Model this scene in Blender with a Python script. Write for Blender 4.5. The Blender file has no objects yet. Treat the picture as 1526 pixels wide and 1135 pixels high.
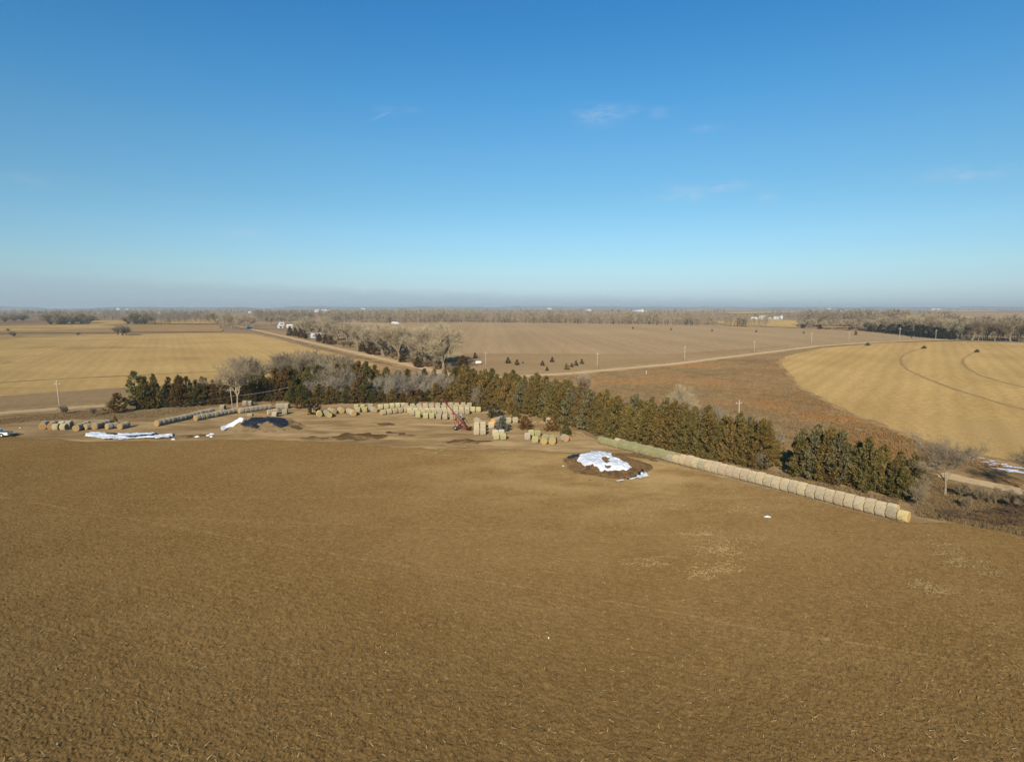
import bpy, bmesh, math, random
import numpy as np
from mathutils import Vector, Matrix
R = math.radians
random.seed(7); rng = np.random.default_rng(7)
S = bpy.context.scene
COL = S.collection

# ---------------------------------------------------------------- camera
H = 30.0; F = 887.0; CX, CY, HY = 763.0, 567.5, 458.0
PITCH = math.atan((CY - HY) / F); SP, CP = math.sin(PITCH), math.cos(PITCH)
cam = bpy.data.cameras.new('camera'); cam.sensor_width = 36; cam.lens = F / 1526 * 36
cam.clip_start = 0.5; cam.clip_end = 80000
co = bpy.data.objects.new('camera', cam); COL.objects.link(co)
co.location = (0, 0, H); co.rotation_euler = (R(90) - PITCH, 0, 0); S.camera = co

# ---------------------------------------------------------------- sky and sun
SUN_EL, SUN_AZ = 25.0, 12.0       # shadows fall forward, 12 degrees to the right
w = bpy.data.worlds.new('World'); S.world = w; w.use_nodes = True
nt = w.node_tree; nd = nt.nodes; lk = nt.links; nd.clear()
def wn(t, **k):
    n = nd.new(t)
    for a, b in k.items(): setattr(n, a, b)
    return n
sky = wn('ShaderNodeTexSky', sky_type='NISHITA', sun_disc=False, sun_elevation=R(SUN_EL), sun_rotation=R(180 + SUN_AZ),
         altitude=400, air_density=1.0, dust_density=0.45, ozone_density=5.0)
bg = wn('ShaderNodeBackground'); bg.inputs[1].default_value = 0.085
out = wn('ShaderNodeOutputWorld')
tc = wn('ShaderNodeTexCoord'); sep = wn('ShaderNodeSeparateXYZ'); lk.new(tc.outputs['Generated'], sep.inputs[0])
def wm(op, a, b=None, c=None, clamp=False):
    n = wn('ShaderNodeMath', operation=op, use_clamp=clamp)
    for i, v in enumerate((a, b, c)):
        if v is None: continue
        if isinstance(v, (int, float)): n.inputs[i].default_value = v
        else: lk.new(v, n.inputs[i])
    return n.outputs[0]
azi = wm('ARCTAN2', sep.outputs[0], sep.outputs[1]); ele = wm('ARCSINE', sep.outputs[2])
wmp = wn('ShaderNodeMapping'); wmp.inputs['Scale'].default_value = (14, 14, 46); lk.new(tc.outputs['Generated'], wmp.inputs[0])
wnz = wn('ShaderNodeTexNoise'); wnz.inputs['Detail'].default_value = 6; wnz.inputs['Roughness'].default_value = .62
wnz.inputs['Scale'].default_value = 1.6; lk.new(wmp.outputs[0], wnz.inputs[0])
mask = None
def dir_px(u, v):
    a, b = (u - CX) / F, (v - CY) / F
    d = Vector((a, CP - b * SP, -(SP + b * CP))).normalized()
    return math.atan2(d.x, d.y), math.asin(d.z)
for (u, v, su, sv, amp) in [(895, 172, 34, 11, 1.0), (937, 164, 16, 5, .7), (1015, 290, 30, 9, .9), (1075, 279, 30, 6, .9), (1142, 295, 10, 6, .8),
                            (1055, 190, 22, 5, .5), (985, 168, 16, 6, .45), (1440, 260, 50, 8, .7), (355, 348, 40, 8, .3), (30, 268, 50, 8, .3), (595, 165, 30, 5, .3)]:
    a0, e0 = dir_px(u, v)
    da = wm('DIVIDE', wm('SUBTRACT', azi, a0), su / F); de = wm('DIVIDE', wm('SUBTRACT', ele, e0), sv / F)
    r2 = wm('ADD', wm('MULTIPLY', da, da), wm('MULTIPLY', de, de))
    g = wm('MULTIPLY', wm('EXPONENT', wm('MULTIPLY', r2, -1.0)), amp)
    mask = g if mask is None else wm('MAXIMUM', mask, g)
# one short faint contrail
a0, e0 = dir_px(545, 183); a1, e1 = dir_px(600, 158); dx_, dy_ = a1 - a0, e1 - e0; ln_ = math.hypot(dx_, dy_); dx_, dy_ = dx_ / ln_, dy_ / ln_
pa = wm('SUBTRACT', azi, (a0 + a1) / 2); pe = wm('SUBTRACT', ele, (e0 + e1) / 2)
al = wm('DIVIDE', wm('ADD', wm('MULTIPLY', pa, dx_), wm('MULTIPLY', pe, dy_)), ln_ * .42); ac = wm('DIVIDE', wm('SUBTRACT', wm('MULTIPLY', pa, dy_), wm('MULTIPLY', pe, dx_)), 1.3 / F)
mask = wm('MAXIMUM', mask, wm('MULTIPLY', wm('EXPONENT', wm('MULTIPLY', wm('ADD', wm('MULTIPLY', al, al), wm('MULTIPLY', ac, ac)), -1.0)), .55))
cl = wm('MULTIPLY', mask, wm('MULTIPLY', wm('SUBTRACT', wnz.outputs[0], .36, clamp=True), 2.2), clamp=True)
cl = wm('MULTIPLY', cl, .75, clamp=True)
# low cloud bank along the horizon, thickest to the left
bank_h = wm('ADD', wm('MULTIPLY', azi, -0.030), 0.026)
bk = wm('DIVIDE', wm('SUBTRACT', wm('ADD', bank_h, wm('MULTIPLY', wm('SUBTRACT', wnz.outputs[0], .5), .02)), ele), .014, clamp=True)
bk = wm('MULTIPLY', bk, .50)
# clear winter air: the blue deepens with height
rp = wn('ShaderNodeValToRGB'); lk.new(wm('DIVIDE', ele, R(60), clamp=True), rp.inputs[0])
TINT = [(0.0, (.60, .72, .98)), (1.8, (.79, .86, .98)), (3.7, (.89, .97, .95)), (6.7, (.90, 1.05, .99)), (9.7, (.83, 1.08, 1.0)), (14, (.76, 1.14, 1.1)), (18.2, (.59, 1.15, 1.2)), (24.6, (.42, 1.09, 1.27)), (60, (.6, 1, 1.15))]
while len(rp.color_ramp.elements) < len(TINT): rp.color_ramp.elements.new(.5)
for e_, (el_, c_) in zip(rp.color_ramp.elements, TINT): e_.position = el_ / 60
for e_, (el_, c_) in zip(rp.color_ramp.elements, TINT): e_.color = tuple(x / 1.3 for x in c_) + (1,)
tm = wn('ShaderNodeMix', data_type='RGBA', blend_type='MULTIPLY'); tm.inputs[0].default_value = 1; lk.new(sky.outputs[0], tm.inputs[6]); lk.new(rp.outputs[0], tm.inputs[7])
ts = wn('ShaderNodeVectorMath', operation='SCALE'); ts.inputs['Scale'].default_value = 1.3; lk.new(tm.outputs[2], ts.inputs[0])
mx = wn('ShaderNodeMix', data_type='RGBA'); lk.new(cl, mx.inputs[0]); lk.new(ts.outputs[0], mx.inputs[6]); mx.inputs[7].default_value = (5.2, 6.0, 7.2, 1)
mx2 = wn('ShaderNodeMix', data_type='RGBA'); lk.new(bk, mx2.inputs[0]); lk.new(mx.outputs[2], mx2.inputs[6]); mx2.inputs[7].default_value = (3.3, 4.4, 5.2, 1)
lk.new(mx2.outputs[2], bg.inputs[0]); lk.new(bg.outputs[0], out.inputs[0])
sl = bpy.data.lights.new('sun', 'SUN'); sl.energy = 4.2; sl.angle = R(.5); sl.color = (1, .88, .70)
so = bpy.data.objects.new('sun', sl); COL.objects.link(so)
sd = Vector((math.sin(R(SUN_AZ)) * math.cos(R(SUN_EL)), math.cos(R(SUN_AZ)) * math.cos(R(SUN_EL)), -math.sin(R(SUN_EL))))
so.rotation_euler = sd.to_track_quat('-Z', 'Y').to_euler(); so.location = (-40, -100, 60)
S.view_settings.view_transform = 'Standard'; S.view_settings.look = 'None'; S.view_settings.gamma = 1
S.view_settings.exposure = 0.35
S.render.engine = 'CYCLES'
S.cycles.max_bounces = 5; S.cycles.diffuse_bounces = 2; S.cycles.volume_bounces = 0; S.cycles.transparent_max_bounces = 4

# ---------------------------------------------------------------- helpers
def at(u, v, z=0.0):
    a, b = (u - CX) / F, (v - CY) / F
    k = (H - z) / (SP + b * CP)
    return Vector((k * a, k * (CP - b * SP), z))
def ztop(Y, v):
    b = (v - CY) / F
    return H - Y * (SP + b * CP) / (CP - b * SP)
def proj(x, y, z):
    dz = z - H
    d = y * CP - dz * SP
    return CX + F * x / d, CY + F * (-(dz * CP + y * SP)) / d if False else CY + F * (-(dz * CP) - y * SP) / d
def tag(o, label=None, cat=None, group=None, kind=None):
    if label: o['label'] = label
    if cat: o['category'] = cat
    if group: o['group'] = group
    if kind: o['kind'] = kind
    return o
def link(name, me, mat=None, parent=None):
    o = bpy.data.objects.new(name, me); COL.objects.link(o)
    if mat and not me.materials: me.materials.append(mat)
    if parent: o.parent = parent
    return o
def empty(name, loc=(0, 0, 0), rz=0):
    o = bpy.data.objects.new(name, None); COL.objects.link(o); o.location = loc; o.rotation_euler = (0, 0, rz); o.empty_display_size = .2
    return o
def mesh(name, vs, fs, smooth=False):
    me = bpy.data.meshes.new(name); me.from_pydata([tuple(v) for v in vs], [], fs)
    if smooth: me.polygons.foreach_set('use_smooth', [True] * len(me.polygons))
    me.update(); return me
def bmesh_mesh(name, bm, smooth=False):
    me = bpy.data.meshes.new(name); bm.to_mesh(me); bm.free()
    if smooth: me.polygons.foreach_set('use_smooth', [True] * len(me.polygons))
    return me
def quads_np(name, V, nq):
    """V: (nq*4,3) array of loose quads"""
    me = bpy.data.meshes.new(name); me.vertices.add(nq * 4); me.vertices.foreach_set('co', V.astype(np.float32).ravel())
    me.loops.add(nq * 4); me.loops.foreach_set('vertex_index', np.arange(nq * 4, dtype=np.int32))
    me.polygons.add(nq); me.polygons.foreach_set('loop_start', np.arange(0, nq * 4, 4, dtype=np.int32))
    me.update(calc_edges=True); return me
def grid_np(name, X, Y, Z, smooth=True):
    n, m = X.shape
    me = bpy.data.meshes.new(name); me.vertices.add(n * m)
    me.vertices.foreach_set('co', np.stack([X, Y, Z], -1).astype(np.float32).ravel())
    idx = np.arange(n * m, dtype=np.int32).reshape(n, m)
    q = np.stack([idx[:-1, :-1], idx[:-1, 1:], idx[1:, 1:], idx[1:, :-1]], -1).reshape(-1)
    nq = (n - 1) * (m - 1)
    me.loops.add(nq * 4); me.loops.foreach_set('vertex_index', q)
    me.polygons.add(nq); me.polygons.foreach_set('loop_start', np.arange(0, nq * 4, 4, dtype=np.int32))
    if smooth: me.polygons.foreach_set('use_smooth', np.ones(nq, dtype=bool))
    me.update(calc_edges=True); return me
def _hash(ix, iy, s):
    h = (ix.astype(np.int64) * 374761393 + iy.astype(np.int64) * 668265263 + s * 974711) & 0x7fffffff
    h = ((h ^ (h >> 13)) * 1274126177) & 0x7fffffff
    return ((h ^ (h >> 16)) & 0xffff) / 65535.0
def vnoise(x, y, s=0):
    x = np.asarray(x, dtype=float); y = np.asarray(y, dtype=float)
    ix = np.floor(x); iy = np.floor(y); fx = x - ix; fy = y - iy
    fx = fx * fx * (3 - 2 * fx); fy = fy * fy * (3 - 2 * fy)
    a = _hash(ix, iy, s); b = _hash(ix + 1, iy, s); c = _hash(ix, iy + 1, s); d = _hash(ix + 1, iy + 1, s)
    return (a * (1 - fx) + b * fx) * (1 - fy) + (c * (1 - fx) + d * fx) * fy
ONES = ['', 'first', 'second', 'third', 'fourth', 'fifth', 'sixth', 'seventh', 'eighth', 'ninth', 'tenth', 'eleventh', 'twelfth', 'thirteenth',
        'fourteenth', 'fifteenth', 'sixteenth', 'seventeenth', 'eighteenth', 'nineteenth']
TENS = {2: 'twent', 3: 'thirt', 4: 'fort', 5: 'fift', 6: 'sixt', 7: 'sevent', 8: 'eight', 9: 'ninet'}
def nth(n):
    if n < 20: return ONES[n]
    t, o = divmod(n, 10)
    return TENS[t] + 'ieth' if o == 0 else TENS[t] + 'y-' + ONES[o]

# ---------------------------------------------------------------- materials
class NT:
    def __init__(s, name):
        s.m = bpy.data.materials.new(name); s.m.use_nodes = True; s.t = s.m.node_tree; s.t.nodes.clear()
        s.out = s.n('ShaderNodeOutputMaterial')
    def n(s, t, **k):
        n = s.t.nodes.new(t)
        for a, b in k.items(): setattr(n, a, b)
        return n
    def set(s, sock, v):
        if v is None: return
        if isinstance(v, (int, float)): sock.default_value = v
        elif isinstance(v, (tuple, list)): sock.default_value = tuple(v) if len(v) != 3 or sock.type == 'VECTOR' else (*v, 1)
        else: s.t.links.new(v, sock)
    def math(s, op, a, b=None, c=None, clamp=False):
        n = s.n('ShaderNodeMath', operation=op, use_clamp=clamp)
        for i, v in enumerate((a, b, c)): s.set(n.inputs[i], v)
        return n.outputs[0]
    def mix(s, f, a, b, mode='MIX'):
        n = s.n('ShaderNodeMix', data_type='RGBA', blend_type=mode); s.set(n.inputs[0], f); s.set(n.inputs[6], a); s.set(n.inputs[7], b)
        return n.outputs[2]
    def coord(s, scale=(1, 1, 1), rz=0, obj=True):
        tc = s.n('ShaderNodeTexCoord'); mp = s.n('ShaderNodeMapping'); s.t.links.new(tc.outputs['Object'], mp.inputs[0])
        mp.inputs['Scale'].default_value = scale; mp.inputs['Rotation'].default_value = (0, 0, rz); return mp.outputs[0]
    def noise(s, vec, scale, detail=4, rough=.55, dist=0):
        n = s.n('ShaderNodeTexNoise'); s.set(n.inputs['Vector'], vec); n.inputs['Scale'].default_value = scale
        n.inputs['Detail'].default_value = detail; n.inputs['Roughness'].default_value = rough; n.inputs['Distortion'].default_value = dist
        return n.outputs[0]
    def wave(s, vec, scale, dist=0, detail=2, dscale=1, prof='SIN'):
        n = s.n('ShaderNodeTexWave', wave_profile=prof); s.set(n.inputs['Vector'], vec); n.inputs['Scale'].default_value = scale
        n.inputs['Distortion'].default_value = dist; n.inputs['Detail'].default_value = detail; n.inputs['Detail Scale'].default_value = dscale
        return n.outputs['Fac']
    def ramp(s, f, lo, hi):
        n = s.n('ShaderNodeMapRange', interpolation_type='SMOOTHSTEP'); s.set(n.inputs[0], f); n.inputs[1].default_value = lo; n.inputs[2].default_value = hi
        return n.outputs[0]
    def diffuse(s, col, rough=1.0, bump=None, strength=.5, dist=.1):
        d = s.n('ShaderNodeBsdfDiffuse'); s.set(d.inputs[0], col); d.inputs[1].default_value = rough
        if bump is not None:
            b = s.n('ShaderNodeBump'); b.inputs['Strength'].default_value = strength; b.inputs['Distance'].default_value = dist
            s.t.links.new(bump, b.inputs['Height']); s.t.links.new(b.outputs[0], d.inputs['Normal'])
        s.t.links.new(d.outputs[0], s.out.inputs[0]); return s.m
    def principled(s, col, rough=.6, metal=0, bump=None, strength=.3, dist=.05, spec=.4):
        d = s.n('ShaderNodeBsdfPrincipled'); s.set(d.inputs['Base Color'], col); s.set(d.inputs['Roughness'], rough); d.inputs['Metallic'].default_value = metal
        d.inputs['Specular IOR Level'].default_value = spec
        if bump is not None:
            b = s.n('ShaderNodeBump'); b.inputs['Strength'].default_value = strength; b.inputs['Distance'].default_value = dist
            s.t.links.new(bump, b.inputs['Height']); s.t.links.new(b.outputs[0], d.inputs['Normal'])
        s.t.links.new(d.outputs[0], s.out.inputs[0]); return s.m
NORTH = R(30)      # the section roads run 30 degrees left of the view
def ground_mat(name, c_dark, c_light, c_alt=None, row=None, row_amt=.25, row_rot=0.0, fine=.6, big=.02, alt_scale=.03, alt_lo=.52, alt_hi=.64, speck=.35, stretch=(1, 1, 1)):
    t = NT(name); v = t.coord(stretch, -NORTH)
    nf = t.noise(v, fine, 5, .62); nb = t.noise(v, big, 4, .55)
    f = t.math('ADD', t.math('MULTIPLY', nf, .55), t.math('MULTIPLY', nb, .45))
    col = t.mix(t.ramp(f, .34, .66), c_dark, c_light)
    if c_alt is not None:
        na = t.noise(v, alt_scale, 6, .62, .6)
        col = t.mix(t.ramp(na, alt_lo, alt_hi), col, c_alt)
    if row:
        vr = t.coord((1, 1, 1), -NORTH + row_rot)
        wv = t.wave(vr, row, 2.5, 3, .4); wv2 = t.wave(vr, row * .23, 4, 3, .3)
        k = t.math('ADD', t.math('MULTIPLY', wv, row_amt), t.math('MULTIPLY', wv2, row_amt * .9))
        col = t.mix(k, col, [c * .62 for c in c_dark])
    sp = t.ramp(t.noise(v, fine * 2.7, 3, .7), .38, .62)
    col = t.mix(t.math('MULTIPLY', sp, speck), t.mix(1, col, (.68, .66, .62), 'MULTIPLY'), col)
    return t.diffuse(col, 1.0, nf, .5, .25)

# ---------------------------------------------------------------- ground
M = {}
M['ground'] = ground_mat('dry_ground', (.19, .13, .066), (.29, .205, .11), (.22, .135, .068), fine=.25, big=.012)
M['far'] = ground_mat('far_land', (.20, .14, .085), (.30, .215, .125), (.17, .10, .055), fine=.02, big=.0022, alt_scale=.0012)
M['stubble'] = ground_mat('corn_stubble', (.365, .25, .104), (.50, .355, .155), (.32, .215, .10), row=.055, row_amt=.13, row_rot=0, fine=.5, big=.018, alt_scale=.012, stretch=(.6, 1, 1))
M['stubble_gold'] = ground_mat('golden_stubble', (.345, .23, .092), (.495, .352, .155), (.40, .28, .126), row=.05, row_amt=.17, row_rot=R(65), fine=.6, big=.016, alt_scale=.012, stretch=(1, .6, 1))
M['tan'] = ground_mat('worked_field', (.28, .20, .118), (.36, .265, .162), (.31, .225, .135), row=.022, row_amt=.14, row_rot=R(28), fine=.3, big=.009, alt_scale=.008, stretch=(1, .35, 1))
M['greybrown'] = ground_mat('grey_strip', (.245, .17, .095), (.315, .225, .13), (.27, .19, .10), row=.12, row_amt=.12, row_rot=R(90), fine=.4, big=.02)
M['pasture'] = ground_mat('pasture_grass', (.165, .11, .056), (.27, .185, .095), (.30, .15, .056), fine=.16, big=.03, alt_scale=.03, alt_lo=.48, alt_hi=.72, speck=.6)
M['ditch'] = ground_mat('ditch_grass', (.22, .145, .07), (.34, .235, .115), (.20, .12, .06), fine=.35, big=.05, alt_scale=.08, speck=.6)
M['gravel'] = ground_mat('gravel', (.40, .305, .19), (.50, .39, .255), (.44, .34, .22), row=.18, row_amt=.06, row_rot=0, fine=.6, big=.05, speck=.2)
M['yard'] = ground_mat('yard_dirt', (.18, .118, .056), (.37, .265, .14), (.12, .076, .038), fine=.16, big=.06, alt_scale=.06, alt_lo=.54, alt_hi=.70, speck=.6, stretch=(.35, 1.2, 1))
M['mud'] = ground_mat('dark_mud', (.075, .046, .022), (.14, .09, .044), (.24, .168, .088), fine=.3, big=.12, alt_scale=.16)
M['track'] = ground_mat('wheel_track', (.24, .162, .076), (.32, .225, .106), fine=.4)
M['redgrass'] = ground_mat('red_grass', (.27, .175, .085), (.34, .225, .11), (.28, .20, .105), fine=.05, big=.01, alt_scale=.02)

def sheet(name, px, z, mat, jit=0.0, step=None, lift=None):
    P = [at(u, v, 0) for u, v in px]
    if step:
        Q = []
        for i in range(len(P)):
            a, b = P[i], P[(i + 1) % len(P)]; n = max(1, int((b - a).length / step))
            d = (b - a); nn = Vector((-d.y, d.x, 0)).normalized()
            for k in range(n):
                p = a + d * (k / n); s = (a + d * (k / n))
                off = (vnoise(np.array([s.x / step * .7]), np.array([s.y / step * .7]), 5)[0] - .5) * 2 * jit if k else 0
                Q.append(p + nn * off)
        P = Q
    bm = bmesh.new(); f = bm.faces.new([bm.verts.new((p.x, p.y, z)) for p in P])
    bm.normal_update()
    if f.normal.z < 0: f.normal_flip()
    bmesh.ops.triangulate(bm, faces=bm.faces[:])
    return tag(link(name, bmesh_mesh(name, bm), mat), kind='structure')
def strip(name, pts, width, z, mat, jit=.0, kind='structure', seg=6.0):
    P = [Vector((p[0], p[1], 0)) for p in pts]; Q = []
    for a, b in zip(P, P[1:]):
        n = max(1, int((b - a).length / seg)); Q += [a + (b - a) * (k / n) for k in range(n)]
    Q.append(P[-1]); L = []; Rr = []
    for i, p in enumerate(Q):
        t = (Q[min(i + 1, len(Q) - 1)] - Q[max(i - 1, 0)]).normalized(); n = Vector((-t.y, t.x, 0))
        j1, j2 = random.uniform(-jit, jit), random.uniform(-jit, jit)
        L.append(p + n * (width / 2 + j1)); Rr.append(p - n * (width / 2 + j2))
    vs = [(p.x, p.y, z) for p in L] + [(p.x, p.y, z) for p in Rr]; k = len(Q)
    o = link(name, mesh(name, vs, [(i + k, i + 1 + k, i + 1, i) for i in range(k - 1)]), mat)
    return tag(o, kind=kind) if kind else o
# one sheet to the horizon: a disc in rings so it stays precise near by
vs = [(0, 0, -.3)]; fs = []; rings = [60, 200, 700, 2400, 8000, 26000]; N = 64
for r in rings: vs += [(r * math.cos(2 * math.pi * k / N), r * math.sin(2 * math.pi * k / N), -.3) for k in range(N)]
for k in range(N): fs.append((0, 1 + k, 1 + (k + 1) % N))
for j in range(len(rings) - 1):
    for k in range(N):
        a = 1 + j * N; fs.append((a + k, a + N + k, a + N + (k + 1) % N, a + (k + 1) % N))
tag(link('ground', mesh('ground', vs, fs), M['far']), kind='structure')
# the mid ground all round the yard and tree belts
sheet('grassland', [(-500, 740), (-300, 583), (150, 560), (700, 540), (1300, 505), (1900, 560), (1900, 900), (1420, 830), (900, 720), (-200, 720)], 0.0, M['ground'])

# fields
sheet('stubble_field', [(-500, 600), (-500, 500), (0, 500), (170, 498), (330, 496), (378, 497), (440, 512), (520, 533), (590, 548), (560, 556), (340, 571), (0, 597)], .03, M['stubble'], 2.0, 14)
sheet('grey_strip', [(-400, 619), (-400, 612), (0, 590), (190, 577), (330, 569), (330, 580), (170, 600), (0, 612)], .06, M['greybrown'], .8, 8)
strip('weedy_bank', [at(-300, 594), at(0, 570), at(150, 561.5), at(330, 553)], 3.2, .09, M['ditch'], 1.0)
sheet('worked_field', [(640, 552), (690, 500), (560, 486), (480, 480), (700, 479), (1060, 483), (1300, 494), (1430, 505), (1400, 505.5), (1310, 508.5), (1220, 514.5), (1120, 525), (1000, 539), (840, 556), (760, 560)], .03, M['tan'], 2, 18)
sheet('field_margin', [(690, 553), (690, 526), (800, 527), (1000, 527.5), (1180, 514), (1120, 524), (1000, 538), (840, 555), (760, 560)], .06, M['greybrown'], 1.5, 14)
sheet('golden_field', [(1160, 539), (1170, 531), (1225, 518.5), (1312, 511), (1400, 508.5), (1540, 511.5), (1800, 520), (1900, 760), (1700, 730), (1530, 690), (1430, 672), (1350, 647), (1260, 612), (1190, 575)], .03, M['stubble_gold'], .8, 8)
sheet('pasture', [(850, 561), (1000, 545), (1120, 530), (1165, 529), (1158, 540), (1188, 576), (1260, 614), (1350, 650), (1430, 675), (1530, 694), (1700, 740), (1700, 760), (1430, 712), (1330, 690), (1160, 650), (1000, 620), (880, 590), (840, 570)], .03, M['pasture'], 1.2, 8)
strip('field_edge', [at(1168, 532), at(1160, 541), at(1190, 576), at(1262, 614), at(1352, 649), at(1432, 675), at(1540, 698)], 2.0, .07, M['ditch'], .7, seg=3)
# farm lanes through the pasture
strip('dirt_lane', [at(955, 561), at(1010, 568), at(1080, 576), at(1190, 583)], 2.6, .07, M['greybrown'], .5, seg=4)
strip('dirt_lane', [at(980, 559), at(1060, 566), at(1130, 572), at(1190, 578)], 2.2, .07, M['greybrown'], .5, seg=4)
strip('dirt_lane', [at(1040, 560), at(1110, 566), at(1160, 573)], 1.6, .07, M['ditch'], .5, seg=4)
strip('dirt_lane', [at(1400, 706), at(1440, 715), at(1490, 726), at(1540, 736), at(1650, 760)], 4.2, .07, M['gravel'], .5, seg=3)
# wheel ruts of the irrigation rig
strip('wheel_rut', [at(*p) for p in [(1377, 519), (1362, 522), (1349, 527), (1342, 534), (1344, 543), (1354, 552), (1378, 563), (1420, 579), (1475, 596), (1540, 614), (1640, 640)]], 1.5, .07, M['track'], .25)
strip('wheel_rut', [at(*p) for p in [(1456, 524), (1446, 528), (1436, 534), (1434, 540), (1442, 549), (1460, 559), (1490, 568), (1540, 581), (1640, 605)]], 1.5, .07, M['track'], .25)
# gravel roads (with a grassy ditch either side)
EW = [at(-400, 645), at(0, 616), at(160, 604.5), at(500, 578), at(690, 566), at(840, 557.5), at(1000, 543), at(1120, 528), at(1220, 515.5), at(1310, 509.5), at(1400, 506.5), at(1560, 502)]
NS = [at(752, 580), at(700, 568), at(640, 551), at(590, 539.5), at(520, 523.5), at(440, 505), at(376, 490.5), at(352, 485.5)]
strip('road_ditch', EW, 15, .10, M['ditch'], 1.2)
strip('road_ditch', NS[1:], 16, .105, M['ditch'], 1.2)
strip('gravel_road', EW, 6.4, .16, M['gravel'], .25)
strip('gravel_road', NS, 6.4, .17, M['gravel'], .25)
# far fields in bands towards the horizon
FAR = [([(-60, 486), (120, 483), (330, 485), (330, 494), (-60, 497)], 'redgrass'), ([(-60, 487), (150, 484), (180, 488), (60, 493), (-60, 493)], 'stubble'),
       ([(130, 478), (185, 477), (190, 483), (130, 484)], 'stubble'), ([(205, 477), (330, 476), (320, 482), (220, 483)], 'stubble'), ([(1060, 478.5), (1140, 475.5), (1190, 478), (1190, 489), (1080, 485)], 'stubble'),
       ([(1200, 482), (1270, 480), (1310, 487), (1230, 490)], 'redgrass'), ([(880, 466), (980, 463.5), (1010, 464.5), (900, 468.5)], 'redgrass'), ([(980, 462.2), (1100, 461.6), (1130, 462.6), (1000, 463.6)], 'stubble'),
       ([(1080, 466), (1180, 463.6), (1185, 465.6), (1090, 468)], 'stubble'), ([(1260, 469), (1340, 466.5), (1400, 468), (1300, 472.5)], 'tan'), ([(1380, 463.2), (1480, 462.4), (1500, 463.6), (1390, 464.8)], 'stubble'),
       ([(560, 462.4), (660, 461.9), (690, 462.8), (580, 463.8)], 'tan'), ([(330, 463.6), (400, 462.6), (420, 463.8), (340, 465.2)], 'redgrass'), ([(40, 468), (150, 466.3), (160, 468), (50, 470.5)], 'stubble')]
for _i, (px, mt) in enumerate(FAR): sheet('far_field', px, .25 + .12 * _i, M[mt], 6, 60)

# low rising ground at the horizon and on the right
def ridge(name, u0, u1, dist, hgt, seed, mat, depth=1200, amp=.5):
    n = 60; a0, a1 = math.atan((u0 - CX) / F), math.atan((u1 - CX) / F)
    X = np.zeros((5, n)); Y = X.copy(); Z = X.copy(); prof = [0, .7, 1, .7, 0]
    for j in range(5):
        for i in range(n):
            t = i / (n - 1); a = a0 + (a1 - a0) * t; d = dist / math.cos(a) + depth * (j / 4)
            e = min(1, t * 6, (1 - t) * 6); e = e * e * (3 - 2 * e)
            X[j, i] = d * math.sin(a); Y[j, i] = d * math.cos(a)
            nz = vnoise(np.array([t * 9 + seed * 13.]), np.array([seed * 1.7]), 3)[0] * .6 + vnoise(np.array([t * 28 + seed]), np.array([seed * 3.3]), 4)[0] * .4
            Z[j, i] = -1 + prof[j] * e * hgt * (1 - amp + amp * nz * 1.6)
    return tag(link(name, grid_np(name, X, Y, Z), mat), kind='structure')
M['ridge'] = ground_mat('wooded_ridge', (.10, .085, .055), (.17, .14, .085), (.24, .18, .10), fine=.01, big=.002, alt_scale=.0015)
ridge('hills', 100, 420, 9500, 40, 1, M['ridge']); ridge('hills', -200, 90, 10500, 46, 2, M['ridge'])
ridge('hills', 380, 760, 11500, 52, 3, M['ridge']); ridge('hills', 700, 1180, 13000, 50, 4, M['ridge'])
ridge('hills', 1100, 1480, 10000, 42, 5, M['ridge']); ridge('hills', 1380, 1800, 11000, 50, 6, M['ridge'])
ridge('hill', 1360, 1900, 1250, 17, 8, M['tan'], 900, .2)

# feed yard between the belts and the near field
sheet('yard', [(-300, 660), (-300, 640), (0, 634), (60, 626), (220, 622), (330, 605), (440, 604), (600, 600), (720, 596), (800, 618), (860, 640), (900, 662), (1000, 690), (1100, 714), (1000, 706), (900, 700), (640, 690), (300, 670), (0, 660)], .06, M['yard'], .7, 4)
for px in ([(492, 652), (508, 647), (545, 645.5), (585, 647.5), (572, 653), (530, 657), (505, 656)], [(448, 652), (470, 650), (492, 651.5), (480, 654), (455, 655)], [(560, 631.5), (590, 631), (586, 634), (566, 634.5)],
           [(655, 658), (690, 655), (735, 657), (705, 661), (672, 661.5)], [(575, 643), (600, 645), (620, 650), (600, 650)], [(262, 650), (300, 646), (312, 648), (285, 652), (262, 653)]):
    sheet('mud_patch', px, .09, M['mud'], 1.5, .8)

# near field: clods and stalk litter are real relief, so the low sun shades them
t = NT('bare_field'); v = t.coord((1, 1, 1), -NORTH)
n1 = t.noise(v, 1.3, 6, .68); n2 = t.noise(v, .05, 5, .6, .4); n3 = t.noise(v, 4.5, 4, .7)
col = t.mix(t.ramp(n1, .32, .68), (.142, .084, .028), (.205, .127, .047))
col = t.mix(t.math('MULTIPLY', t.ramp(n2, .42, .66), .30), col, (.25, .165, .068))
vs_ = t.coord((.22, 1.1, 1), -NORTH + R(8)); n4 = t.noise(vs_, .22, 6, .66)
col = t.mix(t.math('MULTIPLY', t.ramp(n4, .52, .72), .20), col, (.27, .19, .085))
n5 = t.noise(v, .19, 5, .7, 1.0)
col = t.mix(t.math('MULTIPLY', t.ramp(n5, .58, .72), .25), col, (.09, .066, .026))
rw = t.wave(t.coord((1, 1, 1), R(20 - 90)), .41, 1.8, 3, .5); col = t.mix(t.math('MULTIPLY', rw, .22), col, (.085, .05, .018))
g1 = t.noise(v, 9.0, 3, .75); g2 = t.noise(t.coord((1, .55, 1), R(20)), 2.1, 5, .8)
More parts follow.
